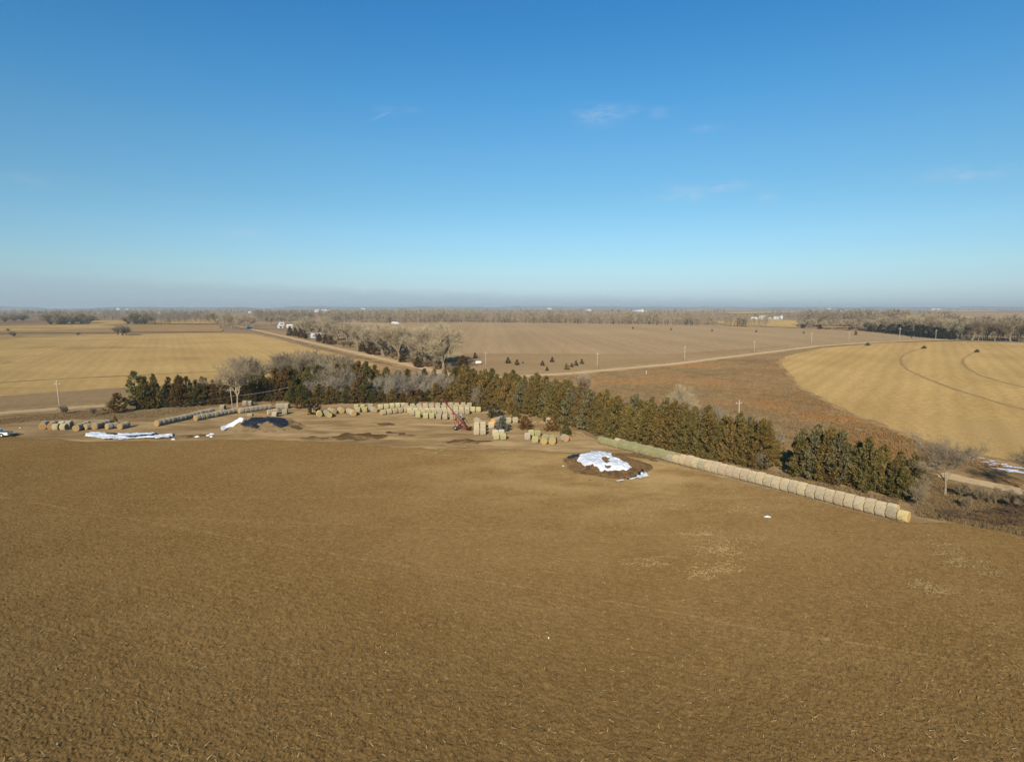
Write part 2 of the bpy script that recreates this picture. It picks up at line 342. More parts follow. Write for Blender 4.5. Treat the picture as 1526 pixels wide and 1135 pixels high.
col = t.mix(t.math('MULTIPLY', t.ramp(g1, .46, .62), .5), col, (.09, .053, .019)); col = t.mix(t.math('MULTIPLY', t.ramp(g1, .48, .36), .35), col, (.30, .205, .085))
col = t.mix(t.math('MULTIPLY', t.ramp(g2, .50, .64), .40), col, (.10, .060, .022)); col = t.mix(t.math('MULTIPLY', t.ramp(g2, .46, .34), .30), col, (.27, .18, .074))
col = t.mix(t.math('MULTIPLY', t.ramp(n3, .60, .72), .55), col, (.06, .036, .014))
col = t.mix(t.math('MULTIPLY', t.ramp(n3, .42, .30), .40), col, (.36, .26, .125))
# ground worn pale round the covered pile and yard; sun's mid-field brightening also painted
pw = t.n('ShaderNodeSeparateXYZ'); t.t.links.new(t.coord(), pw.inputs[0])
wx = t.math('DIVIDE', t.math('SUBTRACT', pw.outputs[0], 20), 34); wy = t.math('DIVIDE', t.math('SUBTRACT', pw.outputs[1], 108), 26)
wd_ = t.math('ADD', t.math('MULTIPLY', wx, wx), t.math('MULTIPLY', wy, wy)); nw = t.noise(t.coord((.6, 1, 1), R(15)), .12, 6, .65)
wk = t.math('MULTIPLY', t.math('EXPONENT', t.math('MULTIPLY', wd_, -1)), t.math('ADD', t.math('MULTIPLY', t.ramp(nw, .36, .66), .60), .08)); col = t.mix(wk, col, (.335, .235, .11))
# a few old wheel lines across it
sp = t.n('ShaderNodeSeparateXYZ'); t.t.links.new(t.coord(), sp.inputs[0]); wob = t.math('MULTIPLY', t.math('SUBTRACT', t.noise(t.coord(), .07, 3), .5), 2.2)
for (p, q, wd, cc, am) in [((420, 815), (1010, 918), .16, (.30, .20, .09), .4), ((430, 825), (1005, 932), .16, (.12, .075, .03), .35), ((100, 770), (700, 790), .3, (.25, .165, .07), .3), ((0, 742), (900, 742), .4, (.25, .165, .07), .25), ((300, 1000), (1100, 1090), .25, (.12, .08, .035), .4), ((0, 900), (760, 1010), .25, (.13, .085, .035), .3)]:
    a, b = at(*p), at(*q); d = (b - a).normalized(); nn = (-d.y, d.x); c = nn[0] * a.x + nn[1] * a.y
    e = t.math('ADD', t.math('ADD', t.math('MULTIPLY', sp.outputs[0], nn[0]), t.math('MULTIPLY', sp.outputs[1], nn[1])), t.math('ADD', wob, -c))
    k = t.math('MULTIPLY', t.math('SUBTRACT', 1, t.ramp(t.math('ABSOLUTE', e), wd * .5, wd * 1.4)), t.math('MULTIPLY', t.ramp(n1, .35, .6), am))
    col = t.mix(k, col, cc)
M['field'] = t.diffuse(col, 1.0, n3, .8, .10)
def field_top(u):
    return np.interp(u, [-200, 0, 130, 430, 640, 760, 850, 930, 1020, 1100, 1345, 1420, 1526, 1760], [656, 650, 657, 656.5, 668, 671, 674, 678, 697, 718, 781, 779, 801, 850])
U = np.linspace(-170, 1720, 1150); T = np.linspace(0, 1, 520)
VT = field_top(U) + (vnoise(U / 9, U * 0, 11) - .5) * 1.6 + (vnoise(U / 40, U * 0, 12) - .5) * 4
V = VT[None, :] + (1235 - VT)[None, :] * (T[:, None] ** 1.25); Ug = np.broadcast_to(U[None, :], V.shape)
kk = H / (SP + (V - CY) / F * CP); GX = kk * (Ug - CX) / F; GY = kk * (CP - (V - CY) / F * SP)
def field_h(x, y):
    z = (vnoise(x / .17, y / .17, 1) - .5) * .105 + (vnoise(x / .42, y / .42, 2) - .5) * .045 + (vnoise(x / 2.6, y / 2.6, 3) - .5) * .04 + (vnoise(x / 14, y / 14, 4) - .5) * .2
    return z + .22
edge = np.clip(T * 40, 0, 1)[:, None]
GZ = np.maximum(.07, field_h(GX, GY) * edge + .075 * (1 - edge)); GZ[0, :] = .05
GZ = np.where(GZ < .07, .07, GZ); GZ[0, :] = -.1
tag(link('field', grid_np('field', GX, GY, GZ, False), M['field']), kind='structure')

# ---------------------------------------------------------------- straw, grass and snow on the ground
def leaf_mat(name, dark, light, rough=.8, obj=True, var=.35):
    t = NT(name); g = t.n('ShaderNodeNewGeometry'); oi = t.n('ShaderNodeObjectInfo')
    c = t.mix(g.outputs['Random Per Island'], dark, light)
    if obj: c = t.mix(1, c, oi.outputs['Color'], 'MULTIPLY')
    return t.diffuse(c, .6)
M['straw'] = leaf_mat('straw', (.28, .195, .08), (.46, .345, .155), obj=False)
M['drygrass'] = leaf_mat('dry_grass', (.14, .095, .045), (.31, .215, .105), obj=False)
M['rustgrass'] = leaf_mat('rust_grass', (.19, .10, .035), (.34, .18, .06), obj=False)
def blades(name, pts, ln, wd, mat, upright, per=1, label=None):
    n = len(pts) * per; P = np.repeat(np.array(pts, float), per, 0)
    az = rng.uniform(0, 2 * np.pi, n); L = rng.uniform(.5, 1.2, n) * ln; W = rng.uniform(.6, 1.3, n) * wd
    el = rng.uniform(.7, 1.4, n) if upright else rng.uniform(-.02, .12, n)
    if per > 1: P = P + np.stack([rng.normal(0, ln * .3, n), rng.normal(0, ln * .3, n), np.zeros(n)], -1)
    d = np.stack([np.cos(az) * np.cos(el), np.sin(az) * np.cos(el), np.sin(el)], -1) * L[:, None]
    s = np.stack([-np.sin(az), np.cos(az), np.zeros(n)], -1) * W[:, None]
    Vq = np.stack([P - s, P + s, P + d + s * .3, P + d - s * .3], 1).reshape(-1, 3)
    return tag(link(name, quads_np(name, Vq, n), mat), label=label, kind='stuff')
def scatter_px(n, boxes, zf=None):
    out = []
    for (u0, v0, u1, v1, wgt) in boxes:
        for _ in range(int(n * wgt)):
            p = at(random.gauss((u0 + u1) / 2, (u1 - u0) / 3.2), random.gauss((v0 + v1) / 2, (v1 - v0) / 3.2)); out.append(p)
    return out
pts = []
for (u, v, su, sv, n) in [(995, 760, 40, 8, 26), (1060, 795, 30, 6, 12), (1075, 815, 28, 14, 36), (1040, 797, 20, 4, 12), (1105, 760, 30, 8, 22), (960, 840, 40, 10, 12), (1055, 855, 30, 12, 20), (940, 770, 25, 12, 10), (1120, 808, 20, 6, 8), (1180, 745, 60, 10, 24),
                          (1085, 835, 20, 20, 22), (1390, 810, 20, 6, 10), (1410, 826, 25, 6, 14), (1440, 842, 30, 8, 16), (1480, 858, 25, 6, 8), (1375, 872, 14, 8, 12), (1400, 885, 14, 6, 6), (1150, 720, 60, 8, 14), (1000, 725, 50, 8, 14), (65, 712, 20, 4, 6), (85, 660, 40, 6, 14), (1070, 735, 40, 6, 14)]:
    for _ in range(n):      # each clump is a short windrow of loose straw
        cu, cv = random.gauss(u, su * .6), random.gauss(v, sv * .6); c = at(cu, cv); m = random.randint(4, 16)
        ang = random.gauss(0.05, .25)
        for _ in range(m):
            s = random.gauss(0, .75); pts.append((c.x + s * math.cos(ang) + random.gauss(0, .12), c.y + s * math.sin(ang) + random.gauss(0, .12)))
for (u, v) in [(623, 668), (646, 671), (659, 673), (649, 677.5), (630, 675), (623, 677.5), (665, 680), (688, 684), (697, 688), (722, 688), (740, 690), (752, 676), (655, 664), (690, 668)]:
    c = at(u, v)
    for _ in range(60): pts.append((c.x + random.gauss(0, .55), c.y + random.gauss(0, .4)))
for _ in range(2600):
    p = at(random.uniform(-60, 1580), 655 + 500 * random.random() ** 1.6)
    pts.append((p.x, p.y))
A = np.array(pts); zz = field_h(A[:, 0], A[:, 1]) + .05
blades('straw_litter', np.column_stack([A, zz]), .42, .045, M['straw'], False)
# short stubble tufts over the near part of the field
n = 60000; uu = rng.uniform(-60, 1590, n); vv = 1150 - 470 * rng.random(n) ** .75
ok = vv > field_top(uu) + 4; uu, vv = uu[ok], vv[ok]; k = H / (SP + (vv - CY) / F * CP); A = np.stack([k * (uu - CX) / F, k * (CP - (vv - CY) / F * SP)], -1)
t = leaf_mat('stubble_blade', (.09, .058, .024), (.25, .175, .08), obj=False)
blades('stubble', np.column_stack([A, field_h(A[:, 0], A[:, 1]) - .02]), .2, .025, t, True)
def in_poly(px, n):
    P = np.array(px, float); out = []
    while len(out) < n:
        q = (random.uniform(P[:, 0].min(), P[:, 0].max()), random.uniform(P[:, 1].min(), P[:, 1].max()))
        c = False; j = len(px) - 1
        for i in range(len(px)):
            if (px[i][1] > q[1]) != (px[j][1] > q[1]) and q[0] < (px[j][0] - px[i][0]) * (q[1] - px[i][1]) / (px[j][1] - px[i][1]) + px[i][0]: c = not c
            j = i
        if c: out.append(q)
    return out
gp = [at(*q, .05) for q in in_poly([(1345, 735), (1380, 700), (1420, 722), (1540, 760), (1600, 800), (1530, 800), (1420, 778), (1370, 770)], 5200)]
gp += [at(*q, .05) for q in in_poly([(-40, 628), (60, 618), (160, 610), (200, 615), (330, 600), (330, 606), (230, 622), (60, 627), (-40, 634)], 2600)]
gp += [at(*q, .05) for q in in_poly([(720, 598), (860, 625), (930, 650), (1340, 745), (1340, 752), (900, 652), (850, 650), (740, 625)], 3000)]
blades('dry_grass', gp, .42, .03, M['drygrass'], True, 4)
gp = [at(*q, .05) for q in in_poly([(860, 562), (1000, 546), (1150, 532), (1160, 545), (1188, 578), (1260, 616), (1350, 652), (1430, 678), (1520, 700), (1380, 690), (1160, 650), (1000, 620), (880, 590)], 9000)]
red = [p for p in gp if vnoise(np.array([p.x / 22]), np.array([p.y / 30]), 31)[0] > .5]
blades('rust_grass', red, .55, .09, M['rustgrass'], True, 2)
blades('tall_grass', [p for p in gp if p not in red][:3600], .55, .08, M['drygrass'], True, 2)
t = NT('snow'); M['snow'] = t.principled((.82, .84, .88), .6, 0, t.noise(t.coord(), 3, 4), .4, .1)
bm = bmesh.new()
def patch(bm, c, rx, ry, rot, z, n=11):
    ring = []
    for k in range(n):
        a = 2 * math.pi * k / n; r = random.uniform(.55, 1.15); x, y = rx * r * math.cos(a), ry * r * math.sin(a)
        ring.append(Vector((c.x + x * math.cos(rot) - y * math.sin(rot), c.y + x * math.sin(rot) + y * math.cos(rot), z)))
    cv = bm.verts.new((c.x, c.y, z + .10)); rv = [bm.verts.new(p) for p in ring]
    for k in range(n): bm.faces.new((cv, rv[k], rv[(k + 1) % n]))
for (u, v, r) in [(1440, 681, 1.1), (1452, 685, 1.3), (1462, 683, .8), (1470, 689, 1.6), (1480, 693, 1.2), (1478, 687, .7), (1492, 692, 1.2), (1490, 699, 1.4), (1500, 695, 1.4), (1508, 701, 1.5), (1515, 697, 1.2), (1524, 704, 1.8), (1505, 703, .8), (1540, 709, 1.6), (1560, 713, 1.4), (1446, 688, .5), (1466, 692, .5), (1530, 699, .9)]:
    patch(bm, at(u, v), r, r * .5, R(-20) + random.uniform(-.3, .3), .12)
tag(link('snow', bmesh_mesh('snow', bm, True), M['snow']), kind='stuff')

# ---------------------------------------------------------------- round bales
BD, BL = 1.66, 1.42
def bale_body(seed):
    rnd = random.Random(seed); n = 26; ys = [-.5, -.475, -.41, -.25, 0, .25, .41, .475, .5]; rs = [.85, .935, .98, 1, 1.006, 1, .98, .935, .85]
    vs, fs = [], []
    ph = [rnd.uniform(0, 6.3) for _ in range(4)]
    for y, r in zip(ys, rs):
        for k in range(n):
            a = 2 * math.pi * k / n; q = r * (1 + .012 * math.sin(3 * a + ph[0] + y * 4) + .010 * math.sin(5 * a + ph[1]))
            x, z = BD / 2 * q * math.cos(a), BD / 2 * q * math.sin(a)
            z = max(z, -BD / 2 * .93); vs.append((x, y * BL * .965, z + BD / 2 * .93))
    for j in range(len(ys) - 1):
        for k in range(n):
            a, b = j * n + k, j * n + (k + 1) % n; fs.append((a, b, b + n, a + n))
    return mesh('net_wrap', vs, fs, True)
def bale_end(side, seed):
    rnd = random.Random(seed); n = 26; vs, fs = [], []
    for q, dy in ((.85, 0), (.65, .014), (.45, .004), (.2, .03)):
        for k in range(n):
            a = 2 * math.pi * k / n; z = BD / 2 * q * math.sin(a)
            vs.append((BD / 2 * q * math.cos(a), side * (BL * .4825 + dy + rnd.uniform(-.012, .012) * (q < .85)), max(z, -BD / 2 * .93) + BD / 2 * .93))
    for j in range(3):
        for k in range(n):
            a, b = j * n + k, j * n + (k + 1) % n; fs.append((a, b, b + n, a + n) if side < 0 else (a, a + n, b + n, b))
    f = tuple(3 * n + k for k in range(n)); fs.append(f if side < 0 else f[::-1])
    return mesh('straw_end', vs, fs, True)
t = NT('net_wrap'); oi = t.n('ShaderNodeObjectInfo'); v = t.coord((3, 1, 3))
lay = t.wave(t.coord((0, 1, 0)), 5.5, 1.2, 3, 2.5); ns = t.noise(v, 2.2, 5, .65)
c = t.mix(t.math('MULTIPLY', lay, .35), oi.outputs['Color'], t.mix(1, oi.outputs['Color'], (.62, .58, .50), 'MULTIPLY'))
c = t.mix(t.math('MULTIPLY', t.ramp(ns, .46, .70), .75), c, t.mix(1, oi.outputs['Color'], (.55, .52, .50), 'MULTIPLY'))
c = t.mix(t.math('MULTIPLY', t.ramp(ns, .45, .25), .5), c, (.52, .40, .19))
M['wrap'] = t.diffuse(c, .7, ns, .5, .06)
t = NT('straw_end'); oi = t.n('ShaderNodeObjectInfo'); tc = t.coord((1, 0, 1)); mp = t.n('ShaderNodeVectorMath', operation='SUBTRACT'); t.t.links.new(tc, mp.inputs[0]); mp.inputs[1].default_value = (0, 0, BD / 2 * .93)
wv = t.n('ShaderNodeTexWave', wave_type='RINGS', rings_direction='Y'); t.t.links.new(mp.outputs[0], wv.inputs[0]); wv.inputs['Scale'].default_value = 3.2; wv.inputs['Distortion'].default_value = 3; wv.inputs['Detail'].default_value = 3
ns = t.noise(t.coord(), 5, 5, .7)
c = t.mix(t.math('MULTIPLY', wv.outputs['Fac'], .4), oi.outputs['Color'], t.mix(1, oi.outputs['Color'], (.55, .45, .33), 'MULTIPLY'))
c = t.mix(t.math('MULTIPLY', t.ramp(ns, .5, .7), .5), c, t.mix(1, oi.outputs['Color'], (.55, .42, .3), 'MULTIPLY'))
M['end'] = t.diffuse(c, .8, ns, .8, .08)
BODY = [bale_body(i) for i in range(5)]; ENDS = {s: [bale_end(s, i + 20) for i in range(3)] for s in (-1, 1)}
for m in BODY: m.materials.append(M['wrap'])
for s in ENDS:
    for m in ENDS[s]: m.materials.append(M['end'])
PALE, GREEN, YEL, GREY = (.38, .315, .205), (.25, .235, .125), (.41, .35, .18), (.335, .285, .205)
ENDC = (.43, .285, .11)
proto_bale = {}
def vary(c, s=.08):
    k = 1 + random.uniform(-s, s); return tuple(max(0, x * k * (1 + random.uniform(-.03, .03))) for x in c) + (1,)
def bale(x, y, rz, label, group, col=PALE, endc=ENDC, z=0.06, tilt=0):
    if not proto_bale:
        r = empty('round_bale'); r['category'] = 'hay bale'
        b = link('net_wrap', BODY[0], None, r); e1 = link('straw_end', ENDS[-1][0], None, r); e2 = link('straw_end', ENDS[1][0], None, r)
        proto_bale['r'] = (r, b, e1, e2); r, b, e1, e2 = proto_bale['r']
    else:
        pr = proto_bale['r']; r = pr[0].copy(); COL.objects.link(r); ch = []
        for o in pr[1:]:
            c = o.copy(); COL.objects.link(c); c.parent = r; ch.append(c)
        b, e1, e2 = ch
    b.data = random.choice(BODY); e1.data = random.choice(ENDS[-1]); e2.data = random.choice(ENDS[1])
    q_ = random.uniform(.94, 1.04); r.scale = (q_, random.uniform(.96, 1.0), q_); r.location = (x, y, z - .02); r.rotation_euler = (tilt, 0, rz); r['label'] = label
    if group: r['group'] = group
    elif 'group' in r: del r['group']
    b.color = vary(col); ec = vary(endc); e1.color = ec; e2.color = ec
    return r
USEDL = set()
def row(p, q, n, lab, group, col=PALE, endc=ENDC, jit=.05, cols=None, gap=0):
    """n bales end to end from p to q (bale centres); lab(i, n) -> label"""
    p = Vector((p[0], p[1], 0)); q = Vector((q[0], q[1], 0)); d = q - p; rz = math.atan2(-d.x, d.y); out = []
    for i in range(n):
        c = p + d * (i / max(1, n - 1)); s = Vector((math.cos(rz), math.sin(rz), 0)) * random.uniform(-jit, jit) * 1.6
        cc = cols(i) if cols else col
        out.append(bale(c.x + s.x, c.y + s.y, rz + random.uniform(-.03, .03) + (math.pi if random.random() < .5 else 0), lab(i, n), group, cc, endc))
    return out
def seq(pref, frm, extra=''):
    return lambda i, n: f'{pref}, {("the only one" if n == 1 else ("the " + nth(i + 1) + " " + frm))}{extra}'
# long double row beside the right hand cedars; i counts from the near (right) end
a, b = at(1346, 776.5), at(897, 661.5); d = (b - a).normalized(); nr = Vector((d.y, -d.x, 0)); nr = nr if nr.y > 0 else -nr
N1 = 42
cl = lambda i: GREEN if i >= 29 else random.choice([(.41, .335, .22), (.39, .32, .215), (.35, .295, .205), (.43, .35, .22)])
row(a, b, N1, lambda i, n: ('loose yellow bale with torn wrap at the near end of the long double row' if i == 0 else
    f'{"green" if i >= 29 else "tan"} bale, {nth(i + 1)} from the near end, front line of the long double row'), 'bales in front line of the long double row', cols=lambda i: (.50, .39, .19) if i == 0 else cl(i))
a2 = a + d * 2.1 + nr * 1.78; b2 = b - d * 3.2 + nr * 1.70
row(a2, b2, 38, lambda i, n: f'{"green" if 26 <= i < 37 else "tan"} bale, {nth(i + 1)} from the near end, rear line beside the cedars', 'bales in rear line of the long double row', cols=lambda i: GREEN if 26 <= i < 37 else (.44, .36, .23))

def fwd(face, back, lab, grp, col=GREY, endc=ENDC, n=None, zf=.78):
    """a row pointing away: face = pixel of the near end's centre, back = pixel of the top at the far end"""
    p = at(face[0], face[1], zf); q = at(back[0], back[1], BD * .97); L = (q - p).length; d = Vector((q.x - p.x, q.y - p.y, 0)).normalized()
    m = n or max(1, round(L / BL)); p0 = Vector((p.x, p.y, 0)) + d * BL / 2
    row(p0, p0 + d * BL * max(m - 1, .001), m, lab, grp, col, endc)
def side(x0, x1, base, lab, grp, n, col=PALE, endc=ENDC, base1=None):
    """a row lying across the view: pixel x range and base line"""
    p, q = at(x0, base), at(x1, base if base1 is None else base1); p.y += .6; q.y += .6
    d = (q - p); l = d.length / n
    row(p + d / n / 2, q - d / n / 2 if n > 1 else p + d / 2 + Vector((.01, 0, 0)), n, lab, grp, col, endc) if n > 1 else bale((p.x + q.x) / 2, (p.y + q.y) / 2, math.pi / 2 + random.uniform(-.1, .1), lab(0, 1), grp, col, endc)
G1 = 'short bale rows behind the white plastic strip'
for k, (f, bk, nm) in enumerate([((113, 638.4), (129, 627.6), 'leftmost'), ((126.8, 636.4), (139, 629.2), 'second from left'), ((140.5, 635.8), (160.5, 625), 'middle and longest'), ((158, 635.8), (171, 628.8), 'second from right'), ((178, 635.6), (190, 627.6), 'rightmost')]):
    fwd(f, bk, lambda i, n, nm=nm: f'grey bale, {nth(i + 1)} from the front, {nm} short row behind white plastic', G1)
G2 = 'loose bales near the pickup'
fwd((63.5, 635.8), (67.5, 627.2), lambda i, n: f'orange ended bale, leftmost of the loose bales near the pickup, {["front", "rear"][min(i,1)]}', G2, endc=(.46, .27, .10))
fwd((75.5, 635.8), (80, 627.2), lambda i, n: f'bale with orange brown end beside the leftmost loose bale, {["front", "rear"][min(i,1)]}', G2, endc=(.46, .27, .10))
side(77.5, 86.5, 641.5, lambda i, n: 'pale bale lying sideways in front of the orange ended bales', G2, 1, (.43, .36, .22))
side(88, 98.5, 641.5, lambda i, n: 'pale sideways bale just left of the short bale rows', G2, 1, (.43, .36, .22))
side(87, 105, 637, lambda i, n: f'pale bale behind the sideways pair, {["left", "right"][i]} one', G2, 2, (.42, .37, .26))
G3 = 'long bale rows in front of the left cedars'
fwd((233, 631.2), (317, 607.4), lambda i, n: f'grey bale, {nth(i + 1)} from the near end of the leftmost long row', G3)
fwd((290.5, 623.2), (357, 606), lambda i, n: f'grey bale, {nth(i + 1)} from the near end of the middle long row', G3)
fwd((356, 612.2), (401, 601.6), lambda i, n: f'grey bale, {nth(i + 1)} from the near end of the upper long row', G3)
fwd((329, 606.6), (336, 602.6), lambda i, n: 'single weathered bale behind the leftmost long row', G3, n=1)
side(361, 375, 605, lambda i, n: f'pale {["left", "right"][i]} bale of a pair lying behind the upper long row', G3, 2, GREY)
G4 = 'scattered bales right of the black covered pile'
fwd((412, 604.4), (426, 600.8), lambda i, n: f'pale bale with orange end below the cedars, {["front", "middle", "rear"][i]} one of its row', G4, n=3, endc=(.50, .33, .10))
fwd((398.5, 614.4), (404, 609.5), lambda i, n: f'tan bale left of the upright pale bale behind the black pile, {["front", "rear"][i]}', G4, n=2, endc=(.46, .31, .13))
side(404.6, 413.2, 622.5, lambda i, n: 'pale bale right behind the black covered pile with its side to the camera', G4, 1, (.45, .385, .25))
fwd((421, 613.5), (428, 609), lambda i, n: 'tan bale standing right of the black covered pile', G4, n=1)
side(367, 377, 625.5, lambda i, n: 'grey bale showing above the left shoulder of the black covered pile', G4, 1, GREY)
G5 = 'mixed bales left of the big bale block'
side(463, 472, 617, lambda i, n: 'yellow bale lying sideways at the left end of the mixed bales', G5, 1, YEL)
fwd((476.5, 617.4), (475, 610), lambda i, n: f'yellow bale facing the camera beside the leftmost sideways bale, {["front", "middle", "rear"][i]}', G5, YEL, n=2, endc=(.48, .35, .14))
fwd((491.5, 618.6), (482, 607.4), lambda i, n: f'greenish bale, {nth(i + 1)} from the front, slanting row with a yellow end', G5, GREEN, n=4, endc=(.48, .35, .14))
fwd((498.5, 613.2), (496.5, 608.5), lambda i, n: f'brown ended bale right of the greenish slanting row, {["front", "rear"][i]}', G5, n=2, endc=(.46, .31, .11))
fwd((509.7, 612.3), (508, 607), lambda i, n: f'brown ended bale next to the pale slanting row, {["front", "rear"][i]}', G5, n=2, endc=(.48, .32, .11))
fwd((527.5, 616.2), (515, 604.8), lambda i, n: f'pale bale, {nth(i + 1)} from the front, slanting row right of the brown ends', G5, PALE, n=4)
side(528, 549, 615, lambda i, n: f'yellow bale in the front of the big yellow heap, {["left", "middle", "right"][i]} one', G5, 2, YEL)
side(526, 545, 610.5, lambda i, n: f'yellow bale at the back of the big yellow heap, {["left", "right"][i]} one', G5, 2, YEL)
fwd((559.6, 611), (556, 605.6), lambda i, n: f'round tan ended bale right of the yellow heap, {["front", "rear"][i]}', G5, n=2, endc=(.46, .33, .15))
side(547, 557, 610, lambda i, n: 'pale bale right behind the yellow heap', G5, 1)
G6 = 'big block of bales by the red auger'
for (x0, x1, b0, b1, n, nm, c) in [(566, 616, 619.5, 613.5, 6, 'left front', PALE), (562, 604, 611, 607.5, 5, 'left back', (.46, .42, .24)), (619, 627.5, 623, 623, 1, 'single yellow', YEL), (630, 648, 624.6, 624.6, 2, 'yellow green front', (.40, .36, .17)), (649.5, 668, 625.8, 626, 2, 'middle front', PALE),
                               (669, 690, 627.2, 626.5, 2, 'auger side', PALE), (610, 700, 619.6, 618, 11, 'first inner', PALE), (606, 717, 616.6, 614.6, 13, 'second inner', (.46, .41, .22)), (603, 700, 613.2, 611, 11, 'third inner', PALE), (600, 704, 609.8, 607.6, 11, 'rearmost', PALE)]:
    side(x0, x1, b0, (lambda i, n, nm=nm: f'pale bale, {nth(i + 1)} from the left in the {nm} row of the big block'), G6, n, c, base1=b1)
G7 = 'bale stack right of the red auger'
for j, bs in enumerate((648.8, 643.6, 638.6)):
    side(705.5, 724.5, bs, lambda i, n, j=j: f'{["left", "right"][i]} pale bale, {["front", "middle", "back"][j]} pair of the stack beside the auger', G7, 2, (.45, .37, .235))
fwd((716, 631.5), (709, 620), lambda i, n: f'grey bale, {nth(i + 1)} from the front, slanting row behind the auger side stack', G7, n=4)
G8 = 'bales among the small cedars'
side(735, 755, 656, lambda i, n: f'bright yellow bale below the grey spruce, {["left", "right"][i]} one of the front pair', G8, 2, YEL)
side(733.5, 752, 651, lambda i, n: f'whitish bale behind the bright yellow pair, {["left", "right"][i]} one', G8, 2, (.50, .44, .33))
fwd((734.5, 628), (744, 620.6), lambda i, n: f'bale with orange end left of the grey spruce, {["front", "middle", "rear"][i]}', G8, n=3, endc=(.60, .38, .10))
side(727, 737, 639, lambda i, n: 'pale single bale between stack and grey spruce', G8, 1, (.48, .40, .26))
side(753, 773, 631.5, lambda i, n: f'pale bale right behind the grey spruce, {["left", "right"][i]} one', G8, 2, (.45, .375, .25))
side(782, 791, 656, lambda i, n: 'whitish weathered bale left of the green pair', G8, 1, (.46, .39, .29))
side(787, 806, 651.5, lambda i, n: f'green bale of the pair left of the block of six, {["left", "right"][i]}', G8, 2, (.36, .335, .16))
side(792, 803, 661, lambda i, n: 'short yellow green bale in front of the green pair', G8, 1, (.43, .385, .19))
for j, (f, bk) in enumerate((((811, 657.8), (816.5, 640.6)), ((822.3, 657.8), (826, 640.6)))):
    fwd(f, bk, lambda i, n, j=j: f'{["front", "middle", "rear"][i]} green bale in the {["left", "right"][j]} column of the block of six', G8, (.31, .29, .15), n=3, endc=(.50, .36, .14))
fwd((839, 651.8), (841, 647), lambda i, n: 'single bale with orange brown end below the round green cedar', G8, n=1, endc=(.47, .30, .15))
fwd((817, 625.5), (820, 622), lambda i, n: 'pale bale half hidden behind the rusty shrub', G8, n=1, endc=(.6, .42, .2))
side(824, 832, 629.5, lambda i, n: 'pale broken bale right behind the rusty shrub', G8, 1, (.5, .36, .22))
# loose straw falling out of the end bale of the long row
c = at(1338, 776)
blades('loose_straw', [(c.x + random.gauss(0, .35), c.y + random.gauss(-.4, .35), random.uniform(.05, .7) * random.random() + .1) for _ in range(300)], .4, .03, M['straw'], False)

# ---------------------------------------------------------------- vegetation
def quadset(C, D, W, L, twist):
    """loose leaf quads: centres C, directions D, half width W, length L"""
    n = len(C); up = rng.normal(0, 1, (n, 3)); s = np.cross(D, up); s /= np.linalg.norm(s, axis=1)[:, None] + 1e-9
    s = s * W[:, None]; d = D * L[:, None]
    return np.stack([C - s * .7, C + d * .35 - s + 0, C + d, C + d * .35 + s], 1).reshape(-1, 3)
def cedar_crown(seed, R0=1.75, Ht=6.0, nb=125, per=46, leaf=.28, power=.60, low=.03):
    g = np.random.default_rng(seed); Cs, Ds = [], []
    ph = g.uniform(0, 6.3, 4)
    for b in range(nb):
        t = g.random() ** 1.25 * (1 - low) + low; az = g.uniform(0, 2 * np.pi)
        r = R0 * ((1 - t) ** power) * (1 + .16 * np.sin(3 * az + ph[0] + t * 5) + .12 * np.sin(5 * az + ph[1] - t * 9)) * min(1, .72 + t * 2.2) * g.uniform(.62, 1.28) + .07
        el = R(12) + t * .75 + g.normal(0, .14); d = np.array([np.cos(az) * np.cos(el), np.sin(az) * np.cos(el), np.sin(el)])
        m = int(per * (.5 + .8 * (1 - t))); s = g.uniform(.42, 1.0, m) ** .8
        o = np.array([0, 0, t * Ht * .95]); c = o + d * (s * r)[:, None] + g.normal(0, .115, (m, 3)) * (1 - .4 * t)
        dd = d + g.normal(0, .55, (m, 3)); dd[:, 2] += .15; dd /= np.linalg.norm(dd, axis=1)[:, None]
        Cs.append(c); Ds.append(dd)
    # leader
    m = 26; c = np.stack([g.normal(0, .08, m), g.normal(0, .08, m), g.uniform(.84, 1.0, m) * Ht], -1); dd = np.tile([0, 0, 1.], (m, 1)) + g.normal(0, .4, (m, 3)); Cs.append(c); Ds.append(dd / np.linalg.norm(dd, axis=1)[:, None])
    C, D = np.concatenate(Cs), np.concatenate(Ds); C[:, 2] = np.maximum(C[:, 2], .12)
    W = g.uniform(.17, .34, len(C)) * leaf; L = g.uniform(.8, 1.7, len(C)) * leaf
    return quads_np('crown', quadset(C, D, W, L, 0), len(C))
def tube(vs, fs, p, q, r0, r1, n=5):
    d = (q - p).normalized(); a = d.orthogonal().normalized(); b = d.cross(a); k = len(vs)
    for (c, r) in ((p, r0), (q, r1)):
        for i in range(n):
            t = 2 * math.pi * i / n; vs.append(c + a * (r * math.cos(t)) + b * (r * math.sin(t)))
    for i in range(n): fs.append((k + i, k + (i + 1) % n, k + n + (i + 1) % n, k + n + i))
def trunk_mesh(Ht, r, seed):
    rnd = random.Random(seed); vs, fs = [], []; p = Vector((0, 0, -.1))
    for j in range(5):
        q = Vector((rnd.gauss(0, .04) * j, rnd.gauss(0, .04) * j, Ht * (j + 1) / 5.3)); tube(vs, fs, p, q, r * (1 - j / 5.5), r * (1 - (j + 1) / 5.5), 7); p = q
    for _ in range(9):
        z = rnd.uniform(.1, .6) * Ht; a = rnd.uniform(0, 6.3); e = Vector((math.cos(a), math.sin(a), .4)) * (1 - z / Ht) * 1.3; tube(vs, fs, Vector((0, 0, z)), Vector((0, 0, z)) + e, .04, .012, 4)
    return mesh('trunk', vs, fs, True)
